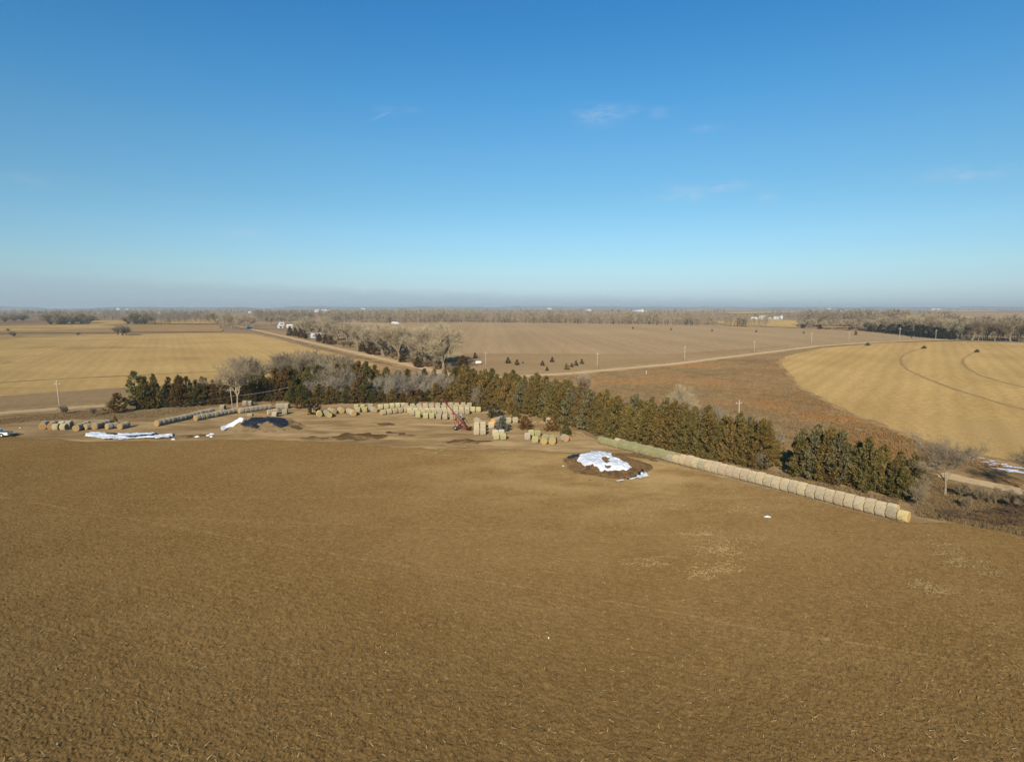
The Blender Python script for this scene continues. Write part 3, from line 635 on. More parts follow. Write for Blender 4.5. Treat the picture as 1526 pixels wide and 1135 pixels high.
def bare_tree(seed, Ht=12.0, spread=.55, trunk_r=.26, levels=5, fork=.22, tw_len=.9, tw_w=.02, limbs=5, tw_n=9):
    rnd = random.Random(seed); g = np.random.default_rng(seed); vs, fs = [], []; tips = []
    def grow(p, d, L, r, lev):
        n = 3; q = p
        for j in range(n):
            d2 = (d + Vector((rnd.gauss(0, .13), rnd.gauss(0, .13), rnd.gauss(.05, .08)))).normalized(); e = q + d2 * (L / n)
            ra, rb = r * (1 - .45 * j / n), r * (1 - .45 * (j + 1) / n); tube(vs, fs, q, e, ra, rb, 6 if lev < 2 else (4 if lev < 3 else 3)); q = e; d = d2
            if lev >= 2: tips.append((q.copy(), d.copy(), lev))
            if lev > 0 and lev < levels - 1 and rnd.random() < .75:
                k = Vector((rnd.gauss(0, 1), rnd.gauss(0, 1), rnd.gauss(.25, .5))); k = (k - d * k.dot(d)).normalized()
                grow(q, (d * .75 + k * rnd.uniform(.5, .9) * spread * 1.5).normalized(), L * rnd.uniform(.5, .72), rb * .62, lev + 1)
        if lev < levels - 1:
            m = limbs if lev == 0 else 2
            for _ in range(m):
                k = Vector((rnd.gauss(0, 1), rnd.gauss(0, 1), rnd.gauss(.1, .4))); k = (k - d * k.dot(d)).normalized()
                grow(q, (d + k * rnd.uniform(.5, 1.15) * spread * 1.5 + Vector((0, 0, .12))).normalized(), L * (rnd.uniform(.9, 1.3) if lev == 0 else rnd.uniform(.62, .85)), r * .52, lev + 1)
    grow(Vector((0, 0, -.1)), Vector((rnd.gauss(0, .06), rnd.gauss(0, .06), 1)).normalized(), Ht * fork, trunk_r, 0)
    mz = max(v.z for v in vs) or 1; s = Ht * .93 / mz
    vs = [Vector((v.x * s, v.y * s, v.z * s if v.z > 0 else v.z)) for v in vs]
    C = np.array([t[0] for t in tips]) * s; D = np.array([t[1] for t in tips]); n = len(C)
    C = np.repeat(C, tw_n, 0); D = np.repeat(D, tw_n, 0) + g.normal(0, .55, (n * tw_n, 3)); D[:, 2] += .12; D /= np.linalg.norm(D, axis=1)[:, None]
    L = g.uniform(.5, 1.25, n * tw_n) * tw_len; W = np.full(n * tw_n, tw_w) * g.uniform(.7, 1.4, n * tw_n)
    sd_ = np.cross(D, g.normal(0, 1, D.shape)); sd_ /= np.linalg.norm(sd_, axis=1)[:, None] + 1e-9; sd_ *= W[:, None]; E = C + D * L[:, None] + g.normal(0, .05, C.shape)
    Q = np.stack([C - sd_, C + sd_, E + sd_ * .35, E - sd_ * .35], 1).reshape(-1, 3)
    return mesh('trunk', vs, fs, True), quads_np('crown', Q, len(C))
t = NT('cedar_leaf'); g_ = t.n('ShaderNodeNewGeometry'); oi = t.n('ShaderNodeObjectInfo'); v = t.n('ShaderNodeVectorMath', operation='ADD'); t.t.links.new(t.coord(), v.inputs[0]); t.t.links.new(oi.outputs['Location'], v.inputs[1])
c = t.mix(1, t.mix(g_.outputs['Random Per Island'], (.20, .20, .21), (1.28, 1.24, 1.12)), oi.outputs['Color'], 'MULTIPLY')
nz = t.noise(v.outputs[0], .75, 4, .6); c = t.mix(t.math('MULTIPLY', t.ramp(nz, .52, .68), .75), c, t.mix(1, c, (1.12, .95, .78), 'MULTIPLY')); c = t.mix(t.math('MULTIPLY', t.ramp(nz, .46, .30), .7), c, t.mix(1, c, (.70, .95, .95), 'MULTIPLY'))
M['cedar'] = t.diffuse(c, .6)
M['twig'] = leaf_mat('twigs', (.62, .62, .62), (1.25, 1.25, 1.25))
def bark(name, obj=True, base=(.16, .12, .085)):
    t = NT(name); oi = t.n('ShaderNodeObjectInfo'); ns = t.noise(t.coord((1, 1, .25)), 3.5, 5, .65)
    c = oi.outputs['Color'] if obj else base
    return t.diffuse(t.mix(t.ramp(ns, .35, .7), t.mix(1, c, (.62, .6, .58), 'MULTIPLY'), c), .8, ns, .6, .05)
M['bark'] = bark('bark')
CED = [(cedar_crown(s, *a), trunk_mesh(6, .11, s)) for s, a in ((1, (1.75, 6)), (2, (1.55, 6)), (3, (1.95, 6)), (4, (1.4, 6)), (5, (1.85, 6)), (6, (1.7, 6)), (7, (2.05, 6)), (8, (1.6, 6)))]
PINE = (cedar_crown(31, 1.5, 6, 60, 36, .30, .45, .12), trunk_mesh(6, .13, 31))
SHR = [(cedar_crown(s, 2.9, 6, 120, 13, .55, .5, .02), trunk_mesh(3, .08, s)) for s in (21, 22, 23)]
TINY = [(cedar_crown(s, 2.2, 6, 70, 9, .7, .75, .02), trunk_mesh(3, .1, s)) for s in (25, 26)]
BARE = [bare_tree(s, 12, sp, .26, 5, fk, 1.0, .017, lm, tn) for s, sp, fk, lm, tn in ((1, .5, .20, 5, 4), (2, .45, .14, 6, 4), (3, .55, .22, 5, 4), (4, .4, .16, 6, 4), (5, .6, .12, 6, 4))]
THIN = bare_tree(44, 12, .62, .22, 5, .30, 1.1, .012, 5, 4)
BUSH = [bare_tree(s, 5, .75, .05, 4, .05, .85, .015, 9, 6) for s in (11, 12, 13)]
for grp in (CED, [PINE], SHR, TINY):
    for c, tr in grp: c.materials.append(M['cedar']); tr.materials.append(M['bark'])
for grp in (BARE, BUSH, [THIN]):
    for tr, c in grp: c.materials.append(M['twig']); tr.materials.append(M['bark'])
OLIVE, BRONZE, GREYG, DARKG, RUST = (.185, .145, .050), (.208, .146, .050), (.180, .156, .078), (.115, .105, .036), (.170, .105, .040)
COLN = {OLIVE: 'olive', BRONZE: 'bronze', GREYG: 'grey green', DARKG: 'dark green', RUST: 'rusty brown'}
PROT = {}
def plant(name, cat, kind, data, loc, h, label, group, col, base_h=6.0, wide=1.0, bark_col=(.11, .08, .055)):
    """kind: 'cone' (crown, trunk) or 'bare' (trunk, crown)"""
    crown, trunk = data if kind == 'cone' else (data[1], data[0])
    if name not in PROT:
        r = empty(name); tr = link('trunk', trunk, None, r); cr = link('crown', crown, None, r); PROT[name] = (r, tr, cr)
    else:
        r0, t0, c0 = PROT[name]; r = r0.copy(); COL.objects.link(r); tr = t0.copy(); cr = c0.copy()
        for o in (tr, cr): COL.objects.link(o); o.parent = r
        if 'group' in r: del r['group']
    tr.data = trunk; cr.data = crown; s = h / base_h; r.location = (loc[0], loc[1], loc[2] if len(loc) > 2 else 0.02); r.scale = (s * wide, s * wide, s); r.rotation_euler = (random.gauss(0, .02), random.gauss(0, .02), random.uniform(0, 6.28))
    cr.color = vary(col, .15); tr.color = (*bark_col, 1); r['label'] = label; r['category'] = cat
    if group: r['group'] = group
    return r
def prof(u, tab): return float(np.interp(u, [p[0] for p in tab], [p[1] for p in tab]))
def belt(base, tops, spacing, row_off, cols, place, group, hmul=(.86, 1.08), wide=1.0, skip=None, data=CED):
    P = [at(*p) for p in base]; L = [0]
    for a, b in zip(P, P[1:]): L.append(L[-1] + (b - a).length)
    n = int(L[-1] / spacing); k = 0
    for i in range(n + 1):
        s = L[-1] * i / n + random.uniform(-.25, .25) * spacing; s = min(max(s, 0), L[-1]); j = max(q for q in range(len(P) - 1) if L[q] <= s + 1e-6)
        tt = (s - L[j]) / (L[j + 1] - L[j]); p = P[j] + (P[j + 1] - P[j]) * tt; d = (P[j + 1] - P[j]).normalized(); nn = Vector((-d.y, d.x, 0)); nn = nn if nn.y > 0 else -nn
        p = p + nn * (row_off + random.uniform(-.5, .5)); u, v = proj(p.x, p.y, 0)
        if skip and skip(u): continue
        h = max(1.6, ztop(p.y, prof(u, tops)) * random.uniform(*hmul)); c = random.choice(cols); k += 1
        plant('cedar_tree', 'tree', 'cone', random.choice(data), (p.x, p.y), h, f'{COLN[c]} cedar, {nth(k)} from the left in {place}', group, c, wide=wide * min(1.25, max(.9, 6.2 / h)))
# right windbreak
TR = [(840, 566), (880, 583), (930, 588), (980, 597), (1030, 602), (1080, 610), (1120, 618), (1150, 630), (1180, 630), (1230, 640), (1290, 654), (1335, 664), (1362, 682)]
gap = lambda u: 1148 < u < 1184
base_r = [(868, 640), (905, 650), (1000, 672), (1100, 692), (1200, 712), (1300, 733), (1345, 745)]
belt(base_r, TR, 1.95, .3, [OLIVE, OLIVE, OLIVE, BRONZE, GREYG], 'the row nearest the long bale line', 'front row of the right windbreak', (.60, 1.02), skip=gap)
belt(base_r, TR, 2.1, 2.6, [OLIVE, OLIVE, OLIVE, BRONZE, GREYG], 'the second row of the right windbreak', 'second row of the right windbreak', (.74, 1.08), skip=gap)
belt(base_r[:-1], TR, 2.9, 5.6, [OLIVE, BRONZE, GREYG], 'the back row of the right windbreak', 'back row of the right windbreak', (.72, 1.06), skip=gap)
# tall middle cedars
TM = [(690, 545), (715, 548), (745, 551), (775, 553), (800, 558), (830, 562), (860, 574), (885, 585)]
belt([(690, 602), (760, 612), (810, 622), (870, 640)], TM, 3.0, 0, [BRONZE, BRONZE, OLIVE, GREYG], 'the front of the tall middle belt', 'tall middle belt', (.66, .95), 1.1)
belt([(680, 596), (760, 604), (810, 612), (880, 634)], TM, 3.2, 3, [BRONZE, BRONZE, OLIVE, OLIVE], 'the middle row of the tall belt', 'tall middle belt', (.85, 1.05), 1.1)
belt([(670, 590), (740, 592), (800, 602), (850, 615)], TM, 3.4, 5, [BRONZE, OLIVE, DARKG], 'the back row of the tall belt', 'tall middle belt', (.85, 1.03), 1.15)
# belt behind the bale block
TC = [(430, 548), (470, 544), (500, 542), (540, 540), (580, 546), (620, 551), (660, 548), (690, 547)]
belt([(436, 602), (560, 600), (690, 598)], TC, 2.7, 0, [DARKG, RUST, OLIVE, BRONZE], 'the low front row behind the bale block', 'belt behind the bale block', (.28, .62), 1.3)
belt([(430, 594), (560, 591), (690, 589)], TC, 3.1, 0, [DARKG, DARKG, OLIVE, RUST], 'the main row behind the bale block', 'belt behind the bale block', (.62, 1.04), 1.1)
belt([(440, 588), (560, 584), (690, 580)], TC, 3.3, 0, [DARKG, OLIVE, OLIVE], 'the rear row behind the bale block', 'belt behind the bale block', (.8, 1.02), 1.1)
# left belt
TL = [(170, 566), (205, 562), (230, 558), (255, 560), (280, 562), (300, 560), (330, 564), (360, 562), (395, 550), (420, 546), (450, 544)]
belt([(216, 609), (300, 604), (380, 598), (440, 596)], TL, 2.6, 0, [RUST, RUST, DARKG, OLIVE], 'the front of the left windbreak', 'left windbreak', (.62, 1.02))
belt([(212, 605), (300, 599), (380, 594), (440, 590)], TL, 3.0, 1, [RUST, DARKG, DARKG, OLIVE], 'the back row of the left windbreak', 'left windbreak', (.86, 1.05))
def one(u, vb, vt, data, label, col, name='cedar_tree', wide=1.0, group=None, kind='cone', base_h=6.0, cat='tree', bark_col=(.11, .08, .055)):
    p = at(u, vb); h_ = max(.5, ztop(p.y, vt)); return plant(name, cat, kind, data, (p.x, p.y, -.22 * h_ if name == 'distant_tree' else .02), h_ * (1.22 if name == 'distant_tree' else 1), label, group, col, base_h, wide, bark_col)
one(204, 609, 554, PINE, 'bright green pine at the left end of the left windbreak', (.20, .19, .065), 'pine_tree', 1.05)
one(177, 615, 587, SHR[0], 'low rusty cedar bush standing alone left of the pine', RUST, 'cedar_bush', 1.0, cat='bush')
one(172, 633, 620.5, TINY[0], 'small rusty cedar between the short bale rows', RUST, 'cedar_bush', 1, cat='bush')
one(468, 617, 598, SHR[1], 'round dark rusty bush left of the mixed bales', (.10, .055, .03), 'cedar_bush', 1.2, cat='bush')
one(447, 609, 593, SHR[2], 'low rusty bush behind the black covered pile', RUST, 'cedar_bush', 1.2, cat='bush')
for (u, vb, vt, d, lb, c, wd) in [(719, 613, 598, 0, 'bronze bush at the right end of the bale block', BRONZE, 1.0), (736, 622, 600, 1, 'round dark bush with grey face above the auger side stack', (.11, .10, .055), 1.15), (704, 605, 592, 2, 'small grey bush behind the right end of the block', GREYG, 1.0),
                                  (763, 618, 598, 0, 'bronze cedar bush in front of the tall middle belt', BRONZE, .9), (769, 624, 611, 1, 'small olive bush below the bronze cedar bush', OLIVE, 1.0), (749, 643, 622, 2, 'grey spruce bush behind the whitish bales', (.16, .16, .125), 1.05), (783, 640, 621, 0, 'rusty bush right of the grey spruce', (.19, .10, .03), 1.15),
                                  (823, 642, 622, 1, 'rusty shrub behind the block of six bales', (.20, .11, .04), 1.1), (844, 650, 630, 2, 'round olive green cedar right of the block of six', (.12, .11, .035), .8), (655, 603, 590, 0, 'olive bush behind the raised tip of the auger', OLIVE, 1.2), (612, 604, 592, 1, 'low bronze bush behind the middle of the bale block', BRONZE, 1.1)]:
    one(u, vb, vt, SHR[d], lb, c, 'cedar_bush', wd, cat='bush')
# small cedars in the margin beyond the road
for (u, vb, vt, lb) in [(708, 534, 526, 'leftmost small dark cedar left of the utility pole'), (757, 541.5, 532.5, 'small dark cedar just right of the utility pole'), (770.5, 544, 536, 'second small dark cedar right of the utility pole'), (779, 541.5, 538.5, 'tiny cedar beside the second small cedar'), (808.5, 545, 537.5, 'small cedar left of centre above the road'),
                        (815, 552.5, 546.5, 'lowest small cedar close to the road'), (822.5, 539.5, 532, 'highest small cedar standing alone in the margin'), (844.5, 551, 541.5, 'olive cedar, largest of the row of four above the road'), (852, 547, 541, 'second cedar of the row of four above the road'), (858.5, 545, 537.5, 'third cedar of the row of four above the road'), (867, 542.5, 535.5, 'rightmost cedar of the row of four above the road')]:
    one(u, vb, vt, TINY[0] if u < 830 else TINY[1], lb, OLIVE if u in (844.5,) else (.075, .055, .03), 'small_cedar', 1.15, 'small cedars beyond the road')
for k, (u, v) in enumerate([(943, 490), (1000, 492), (1061, 493.5), (1127, 495), (1198, 497)]):
    one(u, v, v - 3.6, TINY[0], f'tiny dark shrub in the grey field, {nth(k + 1)} of five from the left', (.12, .09, .055), 'field_shrub', 1.0, 'shrubs across the grey field', cat='shrub')
for k, (u, v) in enumerate([(1293, 515), (1377, 519.5), (1456, 525)]):
    one(u, v, v - 4.2, SHR[0], ['low dark shrub clump at the top edge of the golden field', 'low dark shrub clump at the head of the left wheel rut', 'low dark shrub clump at the head of the right wheel rut'][k], (.07, .045, .025), 'field_shrub', 1.7, cat='shrub')
one(1275, 499, 493, TINY[0], 'dark small cedar beside the far utility pole', (.10, .07, .04), 'field_shrub', 1, cat='shrub'); one(1358, 503, 500, TINY[1], 'tiny dark shrub between the two right utility poles', (.10, .07, .04), 'field_shrub', 1, cat='shrub')

# bare trees
TWIG, TWIGD, TWIGG, BK = (.43, .345, .222), (.23, .175, .11), (.225, .185, .14), (.32, .26, .17)
one(354, 606, 530, THIN, 'pale bare tree with white limbs rising out of the left windbreak', (.36, .29, .19), 'bare_tree', 1.15, kind='bare', base_h=12, bark_col=(.60, .50, .34))
one(1408, 738, 640, THIN, 'bare grey tree with pale forked trunk right of the long bale row', (.26, .205, .14), 'bare_tree', 1.3, kind='bare', base_h=12, bark_col=(.42, .33, .22))
one(1545, 738, 655, THIN, 'bare grey tree cut off by the right edge of the picture', (.18, .14, .10), 'bare_tree', 1.1, kind='bare', base_h=12)
one(1015, 640, 570, BARE[3], 'light tan bare tree standing above the middle of the right windbreak', (.42, .33, .20), 'bare_tree', 1.1, kind='bare', base_h=12, bark_col=(.42, .34, .22))
one(873, 592, 553, BARE[4], 'pale bare tree in front of the utility pole by the road bend', (.36, .28, .18), 'bare_tree', 1, kind='bare', base_h=12)
one(866, 620, 574, BARE[1], 'grey bare tree between the middle belt and the right windbreak', TWIGG, 'bare_tree', 1.0, kind='bare', base_h=12)
for k, (u, vb, vt) in enumerate([(905, 648, 626), (985, 664, 640), (1072, 684, 662), (1136, 700, 674), (1366, 742, 704)]):
    one(u, vb, vt, BUSH[k % 3], f'grey tan brush at the foot of the right windbreak, {nth(k + 1)} from the left', (.27, .215, .135) if k % 3 else (.24, .205, .16), 'bare_bush', .85, 'brush along the right windbreak', 'bare', 5, 'bush')
for k, (u, vb, vt) in enumerate([(880, 643, 628), (925, 652, 634), (968, 662, 648), (1050, 680, 662), (1125, 697, 680), (1240, 722, 702)]):
    one(u, vb, vt, SHR[k % 3], f'low rusty shrub at the foot of the right windbreak, {nth(k + 1)} from the left', (.17, .105, .045), 'cedar_bush', 1.1, 'rusty shrubs along the right windbreak', cat='bush')
for k, (u, vb, vt) in enumerate([(935, 640, 590), (962, 645, 593), (1060, 662, 605), (1075, 668, 610), (1118, 680, 622), (1140, 684, 640), (1005, 655, 598)]):
    one(u, vb, vt, BUSH[k % 3], f'grey bare bush showing above the right windbreak, {nth(k + 1)} from the left' if k < 6 else 'grey leafless bush under the light tan bare tree', TWIGG, 'bare_bush', 1.0, 'bare bushes behind the right windbreak', 'bare', 5, 'bush')
for k, (u, vb, vt) in enumerate(sorted([(378, 590, 524), (395, 584, 530), (415, 580, 523), (432, 582, 532), (448, 580, 526), (470, 578, 528), (490, 584, 526), (505, 596, 545), (330, 590, 560), (456, 572, 520), (474, 566, 516), (500, 572, 522), (520, 574, 530), (430, 566, 520)])):
    one(u, vb, vt, BARE[k % 5], f'grey brown bare tree behind the left windbreak, {nth(k + 1)} from the left', (.32, .255, .165), 'bare_tree', 1.1, 'bare trees behind the left windbreak', 'bare', 12)
for k, (u, vb, vt) in enumerate(sorted([(468, 598, 564), (484, 600, 570), (499, 597, 558), (512, 594, 548), (519, 597, 572), (545, 597, 570), (558, 596, 562), (576, 594, 556), (584, 597, 566), (591, 594, 552), (606, 595, 562), (622, 594, 552), (638, 596, 568), (646, 593, 550), (655, 595, 562), (668, 594, 556), (682, 596, 566), (532, 595, 574), (712, 608, 577), (480, 592, 540)])):
    one(u, vb, vt, BUSH[k % 3], f'grey bare bush in the belt above the bale block, {nth(k + 1)} from the left', (.30, .25, .19), 'bare_bush', .8, 'bare bushes in the belt behind the block', 'bare', 5, 'bush', bark_col=(.30, .25, .19))
# cottonwoods along the north road, both sides
BUSHLAB = ['low bush at the foot of the far left utility pole', 'second bush just right of the far left utility pole', 'faint bush in the ditch between pole and pine', 'taller bare bush close to the lone rusty cedar', 'bare bush beyond the bare grey tree', 'bush right of the pale forked trunk', 'second bush right of the forked trunk along the lane', 'middle bush in the weedy corner', 'bush left of the branch heap top', 'bush at the right edge above the branch heap', 'low bush in front of the weedy corner', 'grey bush just right of the last cedar', 'bush at the near end of the long bale row']
CW = [(446, 494, 474), (456, 498, 475), (466, 500, 475), (476, 502, 476), (486, 497, 476), (494, 508, 473), (505, 506, 474), (515, 514, 477), (525, 511, 476), (533, 520, 478), (545, 517, 479), (553, 525, 477), (565, 522, 482), (572, 530, 478), (583, 528, 484), (594, 537, 480), (604, 532, 486), (614, 540, 484), (625, 537, 488), (634, 546, 485), (645, 542, 488), (655, 548, 484), (660, 543, 478), (666, 541, 477), (655, 538, 490), (560, 512, 482), (590, 520, 486), (620, 528, 490), (530, 505, 478), (662, 552, 496)]
for _ in range(26):
    u_ = random.uniform(500, 662); vb_ = 501 + (u_ - 486) * .262 + random.uniform(-6, 5); CW.append((round(u_), vb_, random.uniform(478, 494) if u_ < 640 else random.uniform(476, 505)))
for k, (u, vb, vt) in enumerate(sorted(CW)):
    one(u, vb, vt, BARE[k % 5], f'tan cottonwood in the grove right of the road, {nth(k + 1)} from the left', TWIG, 'cottonwood_tree', 1.05, 'cottonwoods right of the north road', 'bare', 12, bark_col=BK)
for k, (u, vb, vt) in enumerate(sorted([(312, 483, 463), (322, 485, 463), (333, 488, 466), (345, 490, 467), (356, 491, 466), (366, 491, 469), (374, 487, 470), (340, 484, 464), (362, 485, 467)])):
    one(u, vb, vt, BARE[k % 5], f'tan cottonwood at the far end of the road, {nth(k + 1)} from the left', TWIG, 'cottonwood_tree', 1.15, 'cottonwoods at the far end of the road', 'bare', 12, bark_col=BK)
for k, (u, vb, vt) in enumerate(sorted([(395, 484, 469), (405, 484, 470), (420, 482, 468), (436, 484, 468), (450, 488, 470), (462, 500, 472), (473, 503, 474), (455, 492, 471), (480, 492, 470), (443, 480, 465)])):
    one(u, vb, vt, BARE[(k + 2) % 5], f'tan bare tree around the farmstead, {nth(k + 1)} from the left', TWIG, 'cottonwood_tree', 1.1, 'trees around the far farmstead', 'bare', 12, bark_col=BK)
for k, (u, vb, vt) in enumerate([(432, 500, 487), (440, 501, 488), (448, 503, 489), (455, 505, 492), (476, 509, 497), (485, 512, 498), (493, 513, 500), (540, 524, 508), (552, 528, 510), (561, 529, 512), (600, 540, 525), (622, 548, 530), (690, 562, 530)]):
    one(u, vb, vt, CED[k % 8], f'brown cedar along the north road, the {nth(k + 1)} from the left', (.13, .085, .04), 'cedar_tree', 1.35, 'cedars along the north road')
for k in range(30):
    u_ = 452 + k * 7.8 + random.uniform(-3, 3); vb_ = 499 + (u_ - 452) * .255 + random.uniform(-5, 3); p_ = at(u_, vb_)
    plant('bare_bush', 'bush', 'bare', BUSH[k % 3], (p_.x, p_.y, -.3), random.uniform(2.5, 6), f'brown brush under the roadside cottonwoods, {nth(k + 1)} from the left', 'brush under the cottonwoods', (.27, .20, .12) if k % 3 else (.24, .165, .09), 5, 1.1)
# tall trees along the creek on the right
CR = [(1192, 488, 477), (1202, 490, 474), (1215, 490, 473), (1228, 491, 476), (1240, 490, 474), (1252, 491, 476), (1262, 490, 474), (1276, 492, 473), (1288, 492, 475), (1298, 493, 473), (1308, 494, 471), (1318, 494, 470), (1328, 496, 470), (1337, 496, 468), (1347, 498, 467), (1356, 498, 465), (1366, 500, 466), (1375, 500, 465), (1384, 502, 466), (1394, 502, 468), (1403, 503, 470), (1413, 504, 472), (1424, 505, 474), (1436, 506, 476), (1448, 507, 475), (1458, 507, 474), (1470, 507, 477), (1482, 508, 478), (1494, 508, 476), (1506, 509, 477), (1518, 509, 474), (1530, 509, 475), (1545, 510, 474)]
for k, (u, vb, vt) in enumerate(CR):
    one(u, vb, vt, BARE[k % 5], f'tall bare tree along the creek, {nth(k + 1)} from the left', TWIG if k < 24 else ((.26, .19, .115) if k % 3 else (.25, .165, .10)), 'creek_tree', 1.0, 'trees along the creek', 'bare', 12, bark_col=BK)
for k, (u, vb, vt) in enumerate([(1196, 489, 483), (1222, 490, 484), (1268, 491, 485), (1296, 494, 486), (1312, 495, 484), (1326, 497, 485), (1340, 498, 484), (1353, 500, 485), (1366, 501.5, 486), (1380, 503, 487), (1394, 504, 488), (1406, 505, 490), (1418, 506, 493)]):
    one(u, vb, vt, SHR[k % 3], f'dark evergreen below the creek trees, the {nth(k + 1)} from the left', (.045, .045, .032), 'creek_cedar', 1.05, 'evergreens under the creek trees', cat='tree')
for k, (u, vb, vt) in enumerate(sorted([(75, 483, 465), (85, 483, 464), (96, 483, 465), (108, 482, 464), (120, 482, 464.5), (130, 481, 466), (192, 482, 466), (200, 482.5, 464), (209, 482.5, 464), (217, 482, 467), (20, 478, 467), (35, 477.5, 466), (8, 479, 467)])):
    one(u, vb, vt, BUSH[k % 3], f'distant bare tree clump at the far left, the {nth(k + 1)} from the left', (.33, .265, .16), 'distant_tree', 1.15, 'distant trees at the far left', 'bare', 5, bark_col=(.10, .08, .06))
for k, (u, vb, vt) in enumerate([(18, 501, 493), (22, 502, 495), (116, 500, 494.5), (176, 499, 485), (188, 499, 486), (182, 500, 484), (12, 494, 489)]):
    one(u, vb, vt, BUSH[k % 3], f'bare bush on the back edge of the left stubble field, {["leftmost front", "front beside it", "middle", "left of three", "right of three", "middle of three", "leftmost back"][k]}', (.27, .21, .13), 'bare_bush', 1.1, 'bushes behind the stubble field', 'bare', 5, 'bush')
for k, (u, vb, vt) in enumerate([(94, 617, 603), (99, 616, 605), (140, 620, 606), (165, 610, 596), (1398, 700, 682), (1432, 742, 718), (1458, 748, 722), (1484, 752, 724), (1508, 757, 728), (1528, 765, 730), (1442, 758, 738), (1376, 738, 708), (1366, 754, 722)]):
    one(u, vb, vt, BUSH[k % 3], BUSHLAB[k], (.30, .225, .135), 'bare_bush', .75, 'bushes in the weeds', 'bare', 5, 'bush', bark_col=(.22, .17, .11))

# far woods that read as one mass
def wood(name, lines, mat, per=70, leaf=1.5):
    Vs = []
    for (p, q, h, n, dep) in lines:
        a, b = at(*p), at(*q)
        for i in range(n):
            c = a + (b - a) * random.random(); y0 = c.y; f = 1 + random.uniform(0, dep); c = Vector((c.x * f, c.y * f, 0)); th = h * random.uniform(.65, 1.1); rr = th * random.uniform(.28, .42)
            m = per; th_ = rng.uniform(0, 2 * np.pi, m); r_ = rng.random(m) ** .5; z = rng.beta(2.2, 1.5, m); rad = rr * r_ * np.sin(np.clip(z, .05, .97) * np.pi) ** .6
            C = np.stack([c.x + rad * np.cos(th_), c.y + rad * np.sin(th_), .12 * th + z * th * .88], -1); D = rng.normal(0, 1, (m, 3)); D[:, 2] = np.abs(D[:, 2]) + .4; D /= np.linalg.norm(D, axis=1)[:, None]
            lf = leaf * th / 18; Vs.append(quadset(C, D, rng.uniform(.10, .28, m) * lf, rng.uniform(.9, 2.2, m) * lf, 0))
            t = np.array([[c.x - .3, c.y, -.2], [c.x + .3, c.y, -.2], [c.x + .12, c.y, th * .6], [c.x - .12, c.y, th * .6]]); Vs.append(t)
            t2 = t.copy(); t2[:, 0] = c.x; t2[:, 1] = [c.y - .3, c.y + .3, c.y + .12, c.y - .12]; Vs.append(t2)
    A = np.concatenate(Vs); return tag(link(name, quads_np(name, A, len(A) // 4), mat), kind='stuff')
M['woodtwig'] = leaf_mat('wood_twigs', (.20, .16, .105), (.38, .31, .205), obj=False); M['woodgrey'] = leaf_mat('grey_twigs', (.165, .135, .095), (.31, .25, .17), obj=False)
M['wooddark'] = leaf_mat('dark_wood', (.035, .034, .024), (.085, .075, .045), obj=False); M['fargrey'] = leaf_mat('far_twigs', (.11, .09, .07), (.20, .16, .115), obj=False)
wood('woodland', [((480, 481), (700, 479.5), 22, 190, .08), ((690, 479.5), (1060, 484), 21, 270, .08), ((1050, 484), (1145, 487), 17, 50, .1), ((480, 476), (700, 473), 24, 80, .15)], M['woodtwig'], 100, 1.7)
wood('distant_woodland', [((380, 479), (500, 478), 22, 110, .15), ((225, 482), (320, 481), 19, 70, .18), ((-60, 476), (320, 474), 20, 160, .25), ((1190, 487), (1340, 489), 24, 110, .12), ((1290, 492), (1430, 504), 23, 90, .08), ((1420, 506), (1560, 510), 20, 50, .10), ((1140, 478), (1200, 478), 16, 26, .2), ((1430, 500), (1560, 503), 20, 24, .12)], M['woodgrey'], 110, 1.7)
wood('evergreen_thicket', [((574, 481), (606, 481.2), 11, 16, .02), ((620, 480.6), (860, 481.6), 9, 110, .02), ((860, 482.5), (1050, 485), 9, 90, .02), ((1075, 486), (1112, 487.5), 14, 12, .03), ((1290, 494), (1410, 504), 9, 40, .05), ((135, 478), (182, 476), 10, 16, .1), ((215, 484), (260, 483), 9, 14, .05), ((80, 484), (135, 483), 9, 20, .04), ((196, 483.5), (232, 483), 9, 12, .04), ((1083, 473), (1160, 475), 12, 20, .1)], M['wooddark'], 60)
wood('far_tree_lines', [((-100, 469), (500, 468), 17, 130, .5), ((-100, 465), (700, 464.2), 19, 190, .6), ((500, 469.5), (1080, 469), 19, 90, .4), ((700, 464.6), (1600, 464), 18, 190, .6), ((1150, 470), (1420, 470), 17, 60, .3), ((-100, 462.2), (1650, 461.8), 22, 330, .7), ((1240, 467), (1330, 466.5), 18, 26, .2)], M['fargrey'], 34, 3.2)

# ---------------------------------------------------------------- covered piles and plastic
t = NT('white_plastic'); ns = t.noise(t.coord(), 1.6, 5, .6); M['white'] = t.principled(t.mix(t.ramp(ns, .3, .75), (.86, .87, .88), (.74, .76, .78)), .42, 0, ns, .45, .22)
t = NT('black_plastic'); ns = t.noise(t.coord(), 1.4, 5, .65); M['black'] = t.principled(t.mix(t.ramp(ns, .3, .7), (.008, .009, .013), (.02, .021, .027)), .5, 0, ns, .6, .25)
t = NT('silage'); ns = t.noise(t.coord(), 1.1, 6, .7); n2 = t.noise(t.coord(), .35, 4, .6)
c = t.mix(t.ramp(ns, .3, .7), (.080, .049, .023), (.17, .106, .050)); M['silage'] = t.diffuse(t.mix(t.math('MULTIPLY', t.ramp(n2, .5, .7), .6), c, (.05, .031, .016)), 1, ns, .9, .35)
t = NT('earth_bank'); ns = t.noise(t.coord(), .9, 6, .7); M['bank'] = t.diffuse(t.mix(t.ramp(ns, .3, .7), (.15, .10, .05), (.265, .188, .10)), 1, ns, .8, .3)
